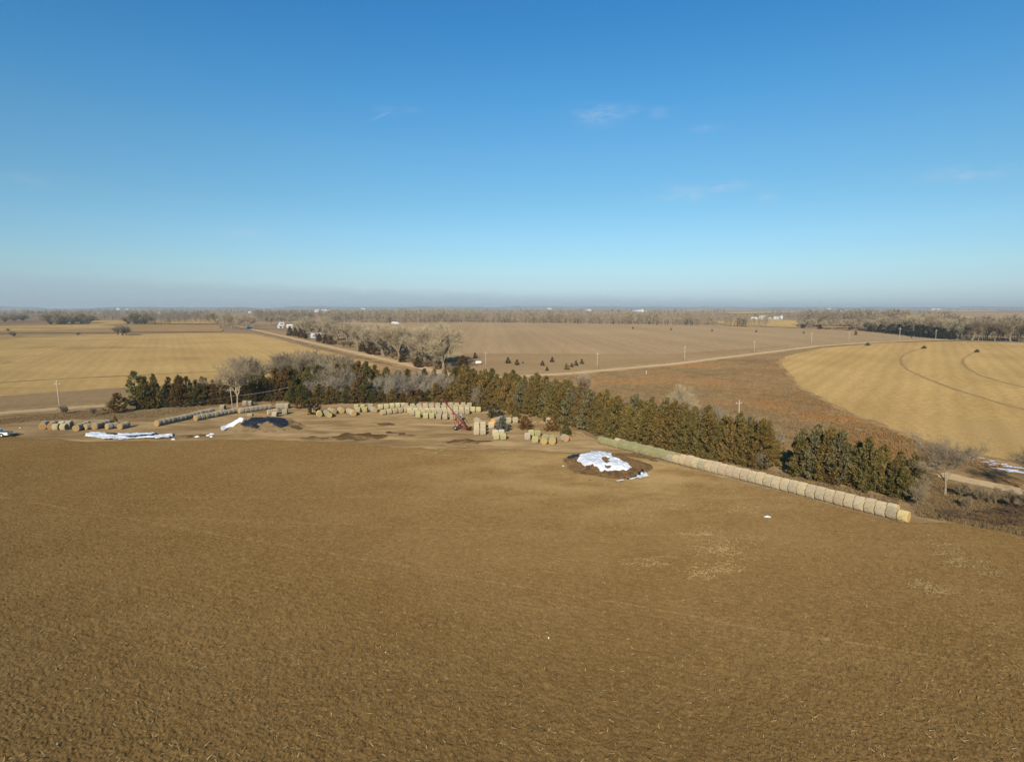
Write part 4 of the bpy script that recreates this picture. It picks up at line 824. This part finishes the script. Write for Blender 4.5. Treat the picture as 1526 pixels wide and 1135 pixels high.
class Mound:
    def __init__(s, c, rx, ry, h, seed, flat=.45, rot=0, z0=.05, rough=.16, dents=()):
        s.c, s.rx, s.ry, s.h, s.seed, s.flat, s.rot, s.z0, s.rough, s.dents = c, rx, ry, h, seed, flat, rot, z0, rough, dents
    def z(s, x, y):
        x = np.asarray(x, float); y = np.asarray(y, float); dx, dy = x - s.c[0], y - s.c[1]; a = np.cos(-s.rot) * dx - np.sin(-s.rot) * dy; b = np.sin(-s.rot) * dx + np.cos(-s.rot) * dy
        th = np.arctan2(b / s.ry, a / s.rx); wob = 1 + .09 * np.sin(2 * th + s.seed) + .06 * np.sin(5 * th + s.seed * 2)
        r = np.sqrt((a / s.rx) ** 2 + (b / s.ry) ** 2) / wob; q = np.clip((1 - r) / (1 - s.flat), 0, 1); q = q * q * (3 - 2 * q)
        n = (vnoise(x / 1.3, y / 1.3, s.seed) - .5) * s.rough * 1.6 + (vnoise(x / .5, y / .5, s.seed + 1) - .5) * s.rough + (vnoise(x / 4, y / 4, s.seed + 2) - .5) * s.rough * 2.5
        zz = s.h * q + n * np.clip(q * 6, 0, 1)
        for (px, py, rr, dh) in s.dents: zz = zz + dh * np.exp(-(((x - px) ** 2 + (y - py) ** 2) / rr ** 2))
        return s.z0 + zz - .12 * (q <= 0)
    def build(s, name, mat, res=.22):
        n = int(2.4 * s.rx / res); m = int(2.4 * s.ry / res); A, B = np.meshgrid(np.linspace(-1.2, 1.2, n) * s.rx, np.linspace(-1.2, 1.2, m) * s.ry)
        X = s.c[0] + np.cos(s.rot) * A - np.sin(s.rot) * B; Y = s.c[1] + np.sin(s.rot) * A + np.cos(s.rot) * B
        return link(name, grid_np(name, X, Y, s.z(X, Y)), mat)
def on(u, v, zf):
    p, q = at(u, v, 7.0), at(u, v, -.1); n = 500       # march down the sight line to the first hit
    k = np.linspace(0, 1, n); x = p.x + (q.x - p.x) * k; y = p.y + (q.y - p.y) * k; z = p.z + (q.z - p.z) * k
    hit = np.nonzero(z <= zf(x, y))[0]; i = hit[0] if len(hit) else n - 1
    return Vector((x[i], y[i], z[i]))
def inside(P, x, y):
    c = np.zeros(x.shape, bool); j = len(P) - 1
    for i in range(len(P)):
        (xi, yi), (xj, yj) = P[i], P[j]
        c ^= ((yi > y) != (yj > y)) & (x < (xj - xi) * (y - yi) / ((yj - yi) or 1e-9) + xi); j = i
    return c
def drape(name, px, holes, zf, lift, mat, res=.14, wrinkle=.05, thick=.03, seed=3, parent=None):
    P = [on(u, v, zf) for u, v in px]; PP = [(p.x, p.y) for p in P]; HH = [[(q.x, q.y) for q in (on(u, v, zf) for u, v in h)] for h in holes]
    xs = [p[0] for p in PP]; ys = [p[1] for p in PP]; X, Y = np.meshgrid(np.arange(min(xs) - .5, max(xs) + .5, res), np.arange(min(ys) - .5, max(ys) + .5, res))
    jx = X + (vnoise(X / .6, Y / .6, seed + 5) - .5) * .5; jy = Y + (vnoise(X / .6, Y / .6, seed + 6) - .5) * .5
    k = inside(PP, jx, jy)
    for h in HH: k &= ~inside(h, jx, jy)
    Z = zf(X, Y) + lift + (vnoise(X / .45, Y / 1.1, seed) - .5) * wrinkle * 2 + (vnoise(X / 1.6, Y / .5, seed + 1) - .5) * wrinkle * 2
    idx = -np.ones(X.shape, int); vs = []; fs = []
    n, m = X.shape
    for i in range(n - 1):
        for j in range(m - 1):
            if k[i, j]:
                f = []
                for (a, b) in ((i, j), (i, j + 1), (i + 1, j + 1), (i + 1, j)):
                    if idx[a, b] < 0: idx[a, b] = len(vs); vs.append((X[a, b], Y[a, b], Z[a, b]))
                    f.append(int(idx[a, b]))
                fs.append(f)
    o = link(name, mesh(name, vs, fs, True), mat, parent); md = o.modifiers.new('thickness', 'SOLIDIFY'); md.thickness = thick; md.offset = -1
    return o
z5 = lambda pts, s=5.087, ox=820, oy=560: [(ox + x / s, oy + y / s) for x, y in pts]
# white covered pile in the near field
MC = at(899, 693.5); W = Mound((MC.x + .5, MC.y - .4), 8.8, 8.3, 1.35, 4, .42, 0, .24, .18)
tag(W.build('silage_pile', M['silage']), 'low oval brown silage pile with dark rim in front of the long bale row', 'silage pile')
tag(drape('plastic_cover', z5([(205, 650), (215, 610), (262, 588), (312, 571), (420, 575), (465, 612), (540, 642), (622, 700), (585, 718), (560, 712), (520, 722), (480, 720), (440, 733), (410, 722), (380, 727), (350, 695), (325, 672), (295, 680), (265, 697), (240, 672)]),
          [z5([(372, 618), (412, 612), (448, 626), (446, 655), (418, 664), (398, 650)]), z5([(412, 680), (440, 684), (468, 690), (440, 702), (412, 698)])], W.z, .09, M['white'], .12, .05), 'torn white plastic sheet draped over the oval silage pile', 'plastic sheet')
flat = lambda x, y: np.asarray(x, float) * 0 + .30
def flatn(h, sd):
    return lambda x, y: .16 + h * (vnoise(np.asarray(x, float) / 1.1, np.asarray(y, float) / .9, sd))
tag(drape('plastic_scrap', z5([(590, 783), (640, 768), (690, 738), (706, 717), (732, 738), (744, 760), (712, 764), (672, 772), (630, 782)]), [], flatn(.45, 8), .05, M['white'], .12), 'white plastic strip lying at the right foot of the oval pile', 'plastic sheet')
tag(drape('plastic_scrap', z5([(495, 793), (520, 787), (552, 790), (540, 798), (505, 800)]), [], flatn(.3, 9), .05, M['white'], .1), 'small white plastic scrap at the front foot of the oval pile', 'plastic sheet')
tag(drape('black_sheet', z5([(118, 625), (150, 603), (195, 596), (235, 594), (205, 615), (160, 630)]), [], W.z, .08, M['black'], .12), 'black plastic edge showing on the left shoulder of the oval pile', 'plastic sheet')
tag(drape('black_sheet', z5([(575, 784), (640, 762), (690, 727), (700, 708), (712, 716), (690, 742), (640, 770), (590, 788)]), [], lambda x, y: np.maximum(W.z(x, y), .2), .10, M['black'], .12), 'black plastic edge along the right front of the oval pile', 'plastic sheet')
# black covered pile in an earth bank
BC = at(388, 640); B = Mound((BC.x, BC.y + 2.5), 10.0, 7.0, 2.5, 9, .45, 0, .06, .2)
tag(B.build('earth_mound', M['bank']), 'broad brown earth mound under the black plastic cover', 'earth mound')
q2 = lambda pts: [(200 + x / 5.45, 560 + y / 5.45) for x, y in pts]
tag(drape('black_cover', q2([(862, 398), (890, 362), (930, 348), (1000, 340), (1100, 338), (1195, 345), (1245, 368), (1262, 394), (1235, 410), (1180, 420), (1140, 414), (1112, 392), (1085, 384), (1050, 388), (1015, 412), (985, 436), (930, 425), (880, 416)]), [], B.z, .09, M['black'], .16, .07), 'black plastic cover sagging over the earth mound', 'plastic sheet')
tag(drape('plastic_flap', q2([(706, 415), (760, 392), (800, 376), (886, 350), (878, 372), (840, 392), (800, 412), (760, 422), (722, 446), (708, 440)]), [], lambda x, y: np.maximum(B.z(x, y), .2), .12, M['white'], .13), 'white plastic flap hanging off the left side of the black covered mound', 'plastic sheet')
C2 = at(397, 640.5); tag(Mound((C2.x, C2.y - .5), 2.9, 1.9, 1.5, 12, .2, 0, .06, .16).build('dirt_heap', M['bank']), 'small rounded dirt heap in front of the black cover', 'dirt heap')
C3 = at(372, 641); tag(Mound((C3.x, C3.y - .6), 3.6, 1.6, .9, 14, .25, 0, .06, .16).build('dirt_heap', M['bank']), 'lower longer dirt heap left of the rounded one', 'dirt heap')
C4 = at(436, 639); tag(Mound((C4.x, C4.y), 2.6, 2.2, .8, 15, .25, 0, .06, .2).build('dirt_heap', M['mud']), 'dark weedy heap at the right foot of the covered mound', 'dirt heap')
# the collapsed white plastic bag on the left
q1 = lambda pts: [(x / 5.087, 560 + y / 5.087) for x, y in pts]
bagh = lambda x, y: .14 + .30 * vnoise(np.asarray(x, float) / 2.2, np.asarray(y, float) / .8, 21) + .12 * vnoise(np.asarray(x, float) / .6, np.asarray(y, float) / .5, 22)
tag(drape('plastic_bag', q1([(638, 452), (650, 438), (685, 426), (745, 424), (800, 432), (930, 436), (1040, 432), (1172, 430), (1182, 442), (1080, 452), (960, 458), (985, 464), (1110, 452), (1200, 444), (1300, 436), (1308, 450), (1280, 463), (1180, 470), (1020, 475), (900, 478), (780, 476), (735, 466), (690, 462)]), [], bagh, .05, M['white'], .16, .06), 'long collapsed white plastic silage bag lying at the field edge', 'plastic sheet')
tag(drape('black_sheet', q1([(805, 438), (890, 438), (885, 446), (812, 446)]), [], bagh, .12, M['black'], .14), 'black fold on top of the white plastic bag', 'plastic sheet')
tag(drape('black_sheet', q1([(925, 458), (1060, 450), (1180, 437), (1205, 441), (1110, 455), (985, 466)]), [], bagh, .10, M['black'], .14), 'long black strip inside the white plastic bag', 'plastic sheet')
# scraps
def scrap(u, v, r, label, mat='white', h=.22):
    c = at(u, v); n = 9; vs = [(c.x, c.y, .16 + h)]; fs = []
    for ring, (q, z) in enumerate(((.55, .12 + h * .8), (1, .10))):
        for k in range(n):
            a = 2 * math.pi * k / n; rr = r * q * random.uniform(.7, 1.25); vs.append((c.x + rr * 1.5 * math.cos(a), c.y + rr * math.sin(a), z + random.uniform(-.04, .06)))
    for k in range(n):
        fs.append((0, 1 + k, 1 + (k + 1) % n)); fs.append((1 + k, 1 + n + k, 1 + n + (k + 1) % n, 1 + (k + 1) % n))
    return tag(link('plastic_scrap', mesh('plastic_scrap', vs, fs, True), M[mat]), label, 'plastic scrap')
for (u, v, r, lb) in [(1144, 771.5, .38, 'lone white plastic scrap on the open field below the long bale row'), (294, 651.5, .42, 'whitish scrap right of the white plastic bag'), (310.5, 649.5, .42, 'larger white scrap in the debris line left of the mound'), (316, 647.5, .5, 'uppermost white scrap in the debris line left of the mound'), (315, 651.5, .32, 'lowest white scrap in the debris line left of the mound'),
                      (258, 655.5, .3, 'small pale scrap just past the right tip of the plastic bag'), (30, 638.5, .15, 'small pale scrap right of the pickup'), (575, 976, .07, 'tiny white scrap in the foreground left of centre'), (817.5, 954, .06, 'tiny pale scrap in the foreground right of centre'), (104, 634.5, .5, 'bright white scrap beside the sideways bales'), (839, 696, .2, 'small white scrap at the left foot of the oval pile')]:
    scrap(u, v, r, lb)

# ---------------------------------------------------------------- red auger
t = NT('red_paint'); ns = t.noise(t.coord(), 3, 4, .6); M['red'] = t.principled(t.mix(t.ramp(ns, .4, .75), (.23, .022, .03), (.14, .04, .036)), .45)
t = NT('tyre_rubber'); M['rubber'] = t.principled((.018, .017, .016), .85)
t = NT('grey_steel'); ns = t.noise(t.coord(), 4, 4, .6); M['steel'] = t.principled(t.mix(ns, (.30, .29, .27), (.44, .43, .41)), .5, .5)
t = NT('white_paint'); ns = t.noise(t.coord(), 2, 3); M['paint'] = t.principled(t.mix(t.ramp(ns, .4, .8), (.80, .80, .78), (.70, .69, .65)), .35)
t = NT('dark_glass'); M['glass'] = t.principled((.012, .014, .018), .08, spec=.6)
def tubes(name, segs, mat, parent, n=8):
    vs, fs = [], []
    for p, q, r0, r1 in segs:
        k = len(vs); tube(vs, fs, Vector(p), Vector(q), r0, r1, n); fs.append(tuple(range(k, k + n))[::-1]); fs.append(tuple(range(k + n, k + 2 * n)))
    return link(name, mesh(name, vs, fs, True), mat, parent)
def lathe(name, prof_, mat, parent, axis='X', n=20, loc=(0, 0, 0), smooth=True):
    vs, fs = [], []
    for (h, r) in prof_:
        for k in range(n):
            a = 2 * math.pi * k / n; c, s = r * math.cos(a), r * math.sin(a); vs.append((h, c, s) if axis == 'X' else ((c, h, s) if axis == 'Y' else (c, s, h)))
    m = len(prof_)
    for j in range(m - 1):
        for k in range(n): fs.append((j * n + k, j * n + (k + 1) % n, (j + 1) * n + (k + 1) % n, (j + 1) * n + k))
    fs.append(tuple(range(n))[::-1]); fs.append(tuple((m - 1) * n + k for k in range(n)))
    o = link(name, mesh(name, vs, fs, smooth), mat, parent); o.location = loc; return o
def wheel(parent, loc, r, wd, rimmat):
    s = wd / 2; ty = lathe('wheel', [(-s * .75, r * .6), (-s, r * .78), (-s * .85, r * .95), (-s * .4, r), (s * .4, r), (s * .85, r * .95), (s, r * .78), (s * .75, r * .6)], M['rubber'], parent, 'Y', 24, loc)
    lathe('rim', [(-s * .8, r * .2), (-s * .72, r * .62), (s * .72, r * .62), (s * .8, r * .2)], rimmat, ty, 'Y', 20); return ty
ag = at(697, 641.5); tipY = at(690, 640).y + 1.5; tip = Vector((0, tipY, 0)); tz = ztop(tipY, 596); _k = tipY / (CP - ((596 - CY) / F) * SP); tip = Vector(((660.5 - CX) / F * _k, tipY, tz))
A0 = empty('grain_auger', (ag.x, ag.y, .07)); tag(A0, 'red grain auger with long raised tube standing in front of the bale block', 'auger')
lo = Vector((0, 0, .45)); hi = tip - Vector((ag.x, ag.y, .07)); dv = (hi - lo).normalized(); Lg = (hi - lo).length
tubes('auger_tube', [(lo, hi, .155, .155)], M['red'], A0, 12); tubes('spout', [(hi - dv * .1, hi + Vector((-.35, 0, .28)), .26, .24), (hi + Vector((-.35, 0, .28)), hi + Vector((-.75, -.1, -.15)), .22, .2)], M['red'], A0, 10)
top = lo + dv * Lg * .62; ax = Vector((-2.6, .9, .62)); sv = Vector((.35, .94, 0))
tubes('truss', [(lo + dv * Lg * .3, lo + dv * Lg * .3 + Vector((.35, 0, .55)), .05, .05), (lo + dv * Lg * .3 + Vector((.35, 0, .55)), lo + dv * Lg * .8 + Vector((.3, 0, .5)), .05, .05), (lo + dv * Lg * .8 + Vector((.3, 0, .5)), lo + dv * Lg * .86, .05, .05), (lo + dv * Lg * .55, lo + dv * Lg * .55 + Vector((.33, 0, .52)), .045, .045)], M['steel'], A0)
sg = []
for s in (-1, 1):
    wp = ax + sv * s * 1.15; sg += [(wp, lo + dv * Lg * .22 + sv * s * .12, .08, .07), (wp, top + sv * s * .1, .06, .06), (wp + Vector((0, 0, .02)), lo + dv * Lg * .42 + sv * s * .1, .06, .06)]
tubes('undercarriage', sg + [(ax - sv * 1.2, ax + sv * 1.2, .08, .08), (ax, lo + Vector((-.2, 0, .1)), .13, .13)], M['red'], A0)
for s in (-1, 1):
    wv_ = wheel(A0, ax + sv * s * 1.25, .5, .3, M['steel']); wv_.rotation_euler = (0, 0, math.atan2(-sv.x, sv.y))
bm = bmesh.new(); v8 = [bm.verts.new(p) for p in ((-.5, -.6, .55), (.9, -.6, .55), (.9, .6, .55), (-.5, .6, .55), (-.2, -.3, .05), (.6, -.3, .05), (.6, .3, .05), (-.2, .3, .05))]
for f in ((0, 1, 5, 4), (1, 2, 6, 5), (2, 3, 7, 6), (3, 0, 4, 7), (4, 5, 6, 7)): bm.faces.new([v8[i] for i in f])
bmesh.ops.solidify(bm, geom=bm.faces[:], thickness=.05); link('hopper', bmesh_mesh('hopper', bm), M['red'], A0)
tubes('motor', [((.45, -.1, .78), (1.0, -.25, .78), .22, .22), ((.4, 0, .45), (.5, 0, .8), .1, .1)], M['rubber'], A0, 12)

# ---------------------------------------------------------------- white pickup at the left edge
tr = at(6, 651.5); T0 = empty('pickup_truck', (tr.x, tr.y, .2), R(8)); tag(T0, 'white pickup truck with white wheels parked at the left edge of the field', 'pickup')
# local x: rear of the bed at +1.35, front to the left
def extr(name, pr, w0, mat, parent, bev=.05):
    bm = bmesh.new(); a = [bm.verts.new((x, -w0, z)) for x, z in pr]; b = [bm.verts.new((x, w0, z)) for x, z in pr]; n = len(pr)
    bm.faces.new(a[::-1]); bm.faces.new(b)
    for i in range(n): bm.faces.new((a[i], a[(i + 1) % n], b[(i + 1) % n], b[i]))
    bmesh.ops.recalc_face_normals(bm, faces=bm.faces[:]); bmesh.ops.bevel(bm, geom=bm.edges[:], offset=bev, segments=2, affect='EDGES', clamp_overlap=True)
    return link(name, bmesh_mesh(name, bm), mat, parent)
arch = lambda cx: [(cx + .52 * math.cos(a), .42 + .52 * math.sin(a)) for a in np.linspace(math.pi * .02, math.pi * .98, 9)]
pr = [(1.38, .45), (1.42, 1.12), (-.5, 1.14), (-.62, 1.14), (-2.6, 1.12), (-4.0, 1.02), (-4.15, .8), (-4.15, .42)] + arch(-3.3)[::-1] + arch(.05)[::-1]
extr('body', pr, .93, M['paint'], T0)
extr('cab', [(-.5, 1.1), (-.62, 1.76), (-.8, 1.82), (-1.9, 1.80), (-2.65, 1.1)], .84, M['paint'], T0, .08)
for s in (-1, 1):
    extr('window', [(-.72, 1.22), (-.8, 1.68), (-1.25, 1.70), (-1.27, 1.22)], .012, M['glass'], T0, .005).location = (0, s * .845, 0)
    extr('window', [(-1.36, 1.22), (-1.34, 1.70), (-1.85, 1.68), (-2.3, 1.22)], .012, M['glass'], T0, .005).location = (0, s * .845, 0)
    extr('taillight', [(1.36, .78), (1.36, 1.05), (1.44, 1.05), (1.44, .78)], .1, M['red'], T0, .01).location = (0, s * .78, 0)
extr('windshield', [(-2.0, 1.72), (-2.02, 1.76), (-2.62, 1.2), (-2.6, 1.16)], .74, M['glass'], T0, .005)
extr('rear_window', [(-.575, 1.25), (-.56, 1.25), (-.63, 1.66), (-.65, 1.66)], .66, M['glass'], T0, .003)
extr('truck_bed', [(1.3, 1.125), (1.3, 1.15), (-.42, 1.17), (-.42, 1.145)], .80, M['rubber'], T0, .004)
extr('bumper', [(1.36, .45), (1.36, .62), (1.56, .62), (1.56, .45)], .9, M['steel'], T0, .03)
for x in (.05, -3.3):
    for s in (-1, 1): wheel(T0, (x, s * .80, .40), .40, .26, M['paint'])

# ---------------------------------------------------------------- poles and wires
t = NT('pole_wood'); ns = t.noise(t.coord((1, 1, .2)), 5, 4); M['wood'] = t.diffuse(t.mix(ns, (.36, .29, .20), (.56, .46, .33)), .8, ns, .4, .02)
POLE = {}
def utility_pole(u, vb, vt, label, arm=True, rz=0, lean=0, group='utility poles along the roads'):
    p = at(u, vb); h = ztop(p.y, vt)
    if not POLE:
        r = empty('utility_pole'); a = tubes('pole', [((0, 0, -.3), (0, 0, 8.5), .17, .11)], M['wood'], r); b = tubes('crossarm', [((-1.1, .14, 7.7), (1.1, .14, 7.7), .075, .075)], M['wood'], r, 6)
        cs = [lathe('insulator', [(0, .05), (.08, .075), (.16, .06), (.22, .03)], M['paint'], r, 'Z', 8, (x, .14, 7.775)) for x in (-1, 1)] + [lathe('insulator', [(0, .05), (.1, .08), (.2, .06), (.26, .03)], M['paint'], r, 'Z', 8, (0, 0, 8.5))]
        POLE['p'] = (r, a, b, *cs); r, ch = POLE['p'][0], POLE['p'][1:]
    else:
        r = POLE['p'][0].copy(); COL.objects.link(r); ch = []
        for o in POLE['p'][1:]:
            c = o.copy(); COL.objects.link(c); c.parent = r; ch.append(c)
    r.location = p; r.scale = (h / 8.7,) * 3; r.rotation_euler = (0, lean, rz); tag(r, label, 'utility pole', group); return r
PL = [(1394, 507.5, 491, 'rightmost utility pole in front of the creek trees'), (1340, 508.5, 487.5, 'utility pole with crossarm second from the right, before the creek trees'), (1265, 510, 494, 'faint utility pole between the far road poles, third from the right'), (1209, 514, 494.5, 'utility pole where the road climbs, fourth from the right'),
      (1124, 525.5, 507.5, 'utility pole beyond the road near its bend, fifth from the right'), (1020, 538, 515, 'utility pole beyond the road, sixth from the right'), (890, 549, 525, 'utility pole beyond the road right of the row of four cedars'), (724, 546, 524, 'utility pole with crossarm left of the small cedars'), (872, 585, 556, 'utility pole behind the pale bare tree at the bend'), (1100, 640, 596, 'tall utility pole with crossarm in the pasture behind the windbreak')]
for (u, vb, vt, lb) in PL: utility_pole(u, vb, vt, lb, rz=random.uniform(-.2, .2) + (R(30) if u not in (1340, 1394) else 0))
utility_pole(90, 614, 567, 'utility pole standing alone by the road at the far left', rz=R(-20), lean=-.05)
lp = utility_pole(347, 611, 577, 'leaning white utility pole with wire in front of the left windbreak', rz=R(15), lean=-.06)
def wire(name, p, q, sag, label, group=None):
    vs, fs = [], []; n = 24; pts_ = [p + (q - p) * (k / n) - Vector((0, 0, sag * 4 * (k / n) * (1 - k / n))) for k in range(n + 1)]
    for a, b in zip(pts_, pts_[1:]): tube(vs, fs, a, b, .028, .028, 4)
    return tag(link(name, mesh(name, vs, fs), M['steel']), label, 'wire', group)
zt = lp.location; wz = ztop(zt.y, 590)
pA = Vector((zt.x, zt.y - .2, wz)); pB = at(20, 640, 3.2); pC = at(430, 577, 6.5)
wire('power_line', pA, pB, .5, 'thin pale wire running left from the leaning white pole past the cedars'); wire('power_line', pA, pC, .3, 'thin pale wire running right from the leaning white pole into the trees')

# ---------------------------------------------------------------- far farm buildings and small things
t = NT('white_siding'); M['siding'] = t.diffuse(t.mix(t.wave(t.coord((0, 0, 1)), 3), (.66, .66, .64), (.78, .78, .76)), .5); t = NT('grey_roof'); M['roof'] = t.diffuse(t.mix(t.noise(t.coord(), 1), (.42, .43, .45), (.58, .58, .6)), .5)
t = NT('dark_opening'); M['open'] = t.principled((.03, .03, .035), .4); t = NT('brown_wall'); M['brownw'] = t.diffuse((.30, .22, .16), .6); t = NT('blue_roof'); M['bluer'] = t.diffuse((.14, .20, .32), .5)
def barn(u, vb, w_, d_, h_, label, wall='siding', roof='roof', rz=None, group=None):
    p = at(u, vb); r = empty('farm_building', p, NORTH + R(90) * (random.random() < .5) if rz is None else rz); tag(r, label, 'building', group)
    bm = bmesh.new(); x, y = w_ / 2, d_ / 2; g_ = h_ + d_ * .22
    a = [bm.verts.new(c) for c in ((-x, -y, -.2), (-x, y, -.2), (-x, y, h_), (-x, 0, g_), (-x, -y, h_))]; b = [bm.verts.new((-v.co.x, v.co.y, v.co.z)) for v in a]
    bm.faces.new(a[::-1]); bm.faces.new(b)
    for i in (0, 1, 4): bm.faces.new((a[i], a[(i + 1) % 5], b[(i + 1) % 5], b[i]))
    bmesh.ops.recalc_face_normals(bm, faces=bm.faces[:]); link('wall', bmesh_mesh('wall', bm), M[wall], r)
    bm = bmesh.new()
    for s in (-1, 1):
        q = [bm.verts.new(c) for c in ((-x - .4, s * (y + .4), h_ - .12), (x + .4, s * (y + .4), h_ - .12), (x + .4, 0, g_ + .1), (-x - .4, 0, g_ + .1))]; bm.faces.new(q)
    ro = link('roof', bmesh_mesh('roof', bm), M[roof], r); md = ro.modifiers.new('thickness', 'SOLIDIFY'); md.thickness = .15
    for (cx, cy, cw, chh, side_) in ((0, -y - .03, 2.6, h_ * .8, 0), (-x * .6, -y - .03, 1.2, h_ * .35, 1), (x * .6, -y - .03, 1.2, h_ * .35, 1)):
        z0 = 0 if not side_ else h_ * .4; link('door' if not side_ else 'window', mesh('opening', [(cx - cw / 2, cy, z0), (cx + cw / 2, cy, z0), (cx + cw / 2, cy, z0 + chh), (cx - cw / 2, cy, z0 + chh)], [(0, 1, 2, 3)]), M['open'], r)
    return r
for (u, vb, w_, d_, h_, lb, wl, rf) in [(1124, 476, 14, 9, 4, 'small white farm building, leftmost of the white farmstead', 'siding', 'siding'), (1137, 475.3, 18, 12, 6, 'white barn, largest of the white farmstead', 'siding', 'siding'), (1158, 475.3, 14, 9, 5, 'white shed left of the white silo', 'siding', 'siding'), (1146, 476, 10, 7, 3.4, 'low white shed between the barn and the shed by the silo', 'siding', 'siding'),
                                        (418, 488.5, 7, 6, 3.2, 'small white house among trees, left of a pair beyond the road', 'siding', 'roof'), (431.5, 488, 7.5, 6, 3.2, 'small white house among trees, right of a pair beyond the road', 'siding', 'siding'), (419.5, 484.5, 8, 6, 3.4, 'white house with grey roof behind the pair beyond the road', 'siding', 'roof'), (371, 490, 9, 6, 3, 'grey shed under the cottonwood clump at the end of the road', 'roof', 'roof'),
                                        (471, 503, 9, 7, 3, 'grey house in the shade beside the north road', 'roof', 'roof'), (589, 482.3, 26, 6, 2, 'long low pale shed at the back of the grey field', 'siding', 'siding'), (481, 465, 95, 30, 9, 'long white shed on the left horizon', 'siding', 'siding'), (951, 464, 90, 30, 12, 'long pale blue roofed shed on the right horizon', 'siding', 'bluer'), (877, 463.4, 40, 20, 10, 'small white building on the horizon right of the woodland', 'siding', 'siding'),
                                        (819, 461.6, 60, 30, 16, 'white grain building on the horizon above the woodland', 'siding', 'siding'), (176, 461.7, 110, 40, 16, 'white building on the far left horizon', 'siding', 'siding'), (238, 467, 22, 12, 6, 'white house among the far left trees', 'siding', 'siding'), (541, 461.6, 40, 30, 14, 'white tall building on the horizon left of centre', 'siding', 'siding'), (1252, 466, 30, 14, 7, 'pale brown building among trees on the right', 'brownw', 'siding'),
                                        (1266, 468, 20, 12, 5, 'white house among trees on the right', 'siding', 'siding'), (1396, 461.8, 90, 30, 10, 'long white building on the right horizon', 'siding', 'siding'), (1236, 461, 60, 30, 12, 'white building on the horizon above the white farmstead', 'siding', 'siding'), (372, 466, 24, 12, 6, 'grey roofed house left of the cottonwood clump top', 'siding', 'roof'),
                                        (190, 462, 60, 30, 11, 'second white building on the far left horizon', 'siding', 'siding'), (960, 465, 30, 16, 6, 'small white shed beside the blue roofed shed', 'siding', 'siding')]:
    barn(u, vb, w_, d_, h_, lb, wl, rf)
sp_ = at(1164.5, 475.5); r = empty('silo', sp_); tag(r, 'white silo standing at the right end of the white farmstead', 'silo'); lathe('tank', [(-.2, 3.2), (8, 3.2)], M['siding'], r, 'Z', 20); lathe('dome', [(8, 3.3), (9, 2.8), (9.8, 1.6), (10.1, .3)], M['roof'], r, 'Z', 20)
tk = at(713, 543); r = empty('storage_tank', tk, R(20)); tag(r, 'small white tank beyond the middle belt left of the utility pole', 'tank'); lathe('tank', [(-1.7, .3), (-1.5, .7), (-1.2, .85), (1.2, .85), (1.5, .7), (1.7, .3)], M['paint'], r, 'X', 18, (0, 0, 1.1))
for x in (-1, 1): tubes('leg', [((x, -.4, 0), (x, -.3, .6), .08, .08), ((x, .4, 0), (x, .3, .6), .08, .08)], M['steel'], r, 6)
mk = at(963, 557.5); r = empty('road_marker', mk); tag(r, 'short white marker post beside the road across the pasture', 'marker post'); tubes('post', [((0, 0, -.2), (0, 0, 1.5), .09, .08)], M['paint'], r, 6); lathe('cap', [(1.5, .12), (1.62, .12), (1.7, .04)], M['paint'], r, 'Z', 8)
mk = at(923.5, 550.5); r = empty('road_marker', mk); tag(r, 'short pale marker post at the far edge of the road', 'marker post'); tubes('post', [((0, 0, -.2), (0, 0, 1.2), .08, .07)], M['wood'], r, 6); lathe('cap', [(1.2, .11), (1.3, .11), (1.36, .04)], M['wood'], r, 'Z', 8)
# brush heaps of cut branches in the lower right corner
M['branch'] = bark('cut_branch', False, (.13, .085, .055))
def brush(u, v, rx, ry, n, label):
    c = at(u, v); vs, fs = [], []
    for _ in range(n):
        p = Vector((random.gauss(0, rx * .5), random.gauss(0, ry * .5), random.uniform(.05, .7))); a = random.gauss(0, .9) + (math.pi if random.random() < .5 else 0); L = random.uniform(.8, 2.6); e = p + Vector((math.cos(a) * L, math.sin(a) * L, random.uniform(-.2, .5))); e.z = max(.05, e.z)
        r = random.uniform(.02, .07); m = (p + e) / 2 + Vector((random.gauss(0, .1), random.gauss(0, .1), random.gauss(0, .1))); tube(vs, fs, p, m, r, r * .75, 5); tube(vs, fs, m, e, r * .75, r * .3, 5)
        for _ in range(3): tube(vs, fs, m, m + Vector((random.gauss(0, .5), random.gauss(0, .5), random.gauss(.2, .3))), r * .4, r * .12, 3)
    o = link('brush_pile', mesh('brush_pile', vs, fs, True), M['branch']); o.location = (c.x, c.y, .1); return tag(o, label, 'brush pile')
brush(1510, 768, 4.0, 2.4, 130, 'heap of dark cut branches in the right hand corner of the field'); brush(1432, 772, 3.0, 1.4, 40, 'scattered sticks left of the dark branch heap'); brush(1500, 783, 3.2, 1.0, 40, 'loose branches in front of the dark branch heap')

# ---------------------------------------------------------------- haze
bm = bmesh.new(); bmesh.ops.create_cube(bm, size=1); bmesh.ops.scale(bm, vec=(56000, 56000, 76.4), verts=bm.verts)
hz = link('haze', bmesh_mesh('haze', bm)); hz.location = (0, 0, 76.4 / 2 - 1.4); hz['kind'] = 'stuff'
m = bpy.data.materials.new('haze'); m.use_nodes = True; m.node_tree.nodes.clear(); o_ = m.node_tree.nodes.new('ShaderNodeOutputMaterial'); pv = m.node_tree.nodes.new('ShaderNodeVolumePrincipled')
pv.inputs['Color'].default_value = (.72, .85, .93, 1); pv.inputs['Density'].default_value = 1.0e-4; pv.inputs['Anisotropy'].default_value = .0; m.node_tree.links.new(pv.outputs[0], o_.inputs['Volume']); hz.data.materials.append(m)
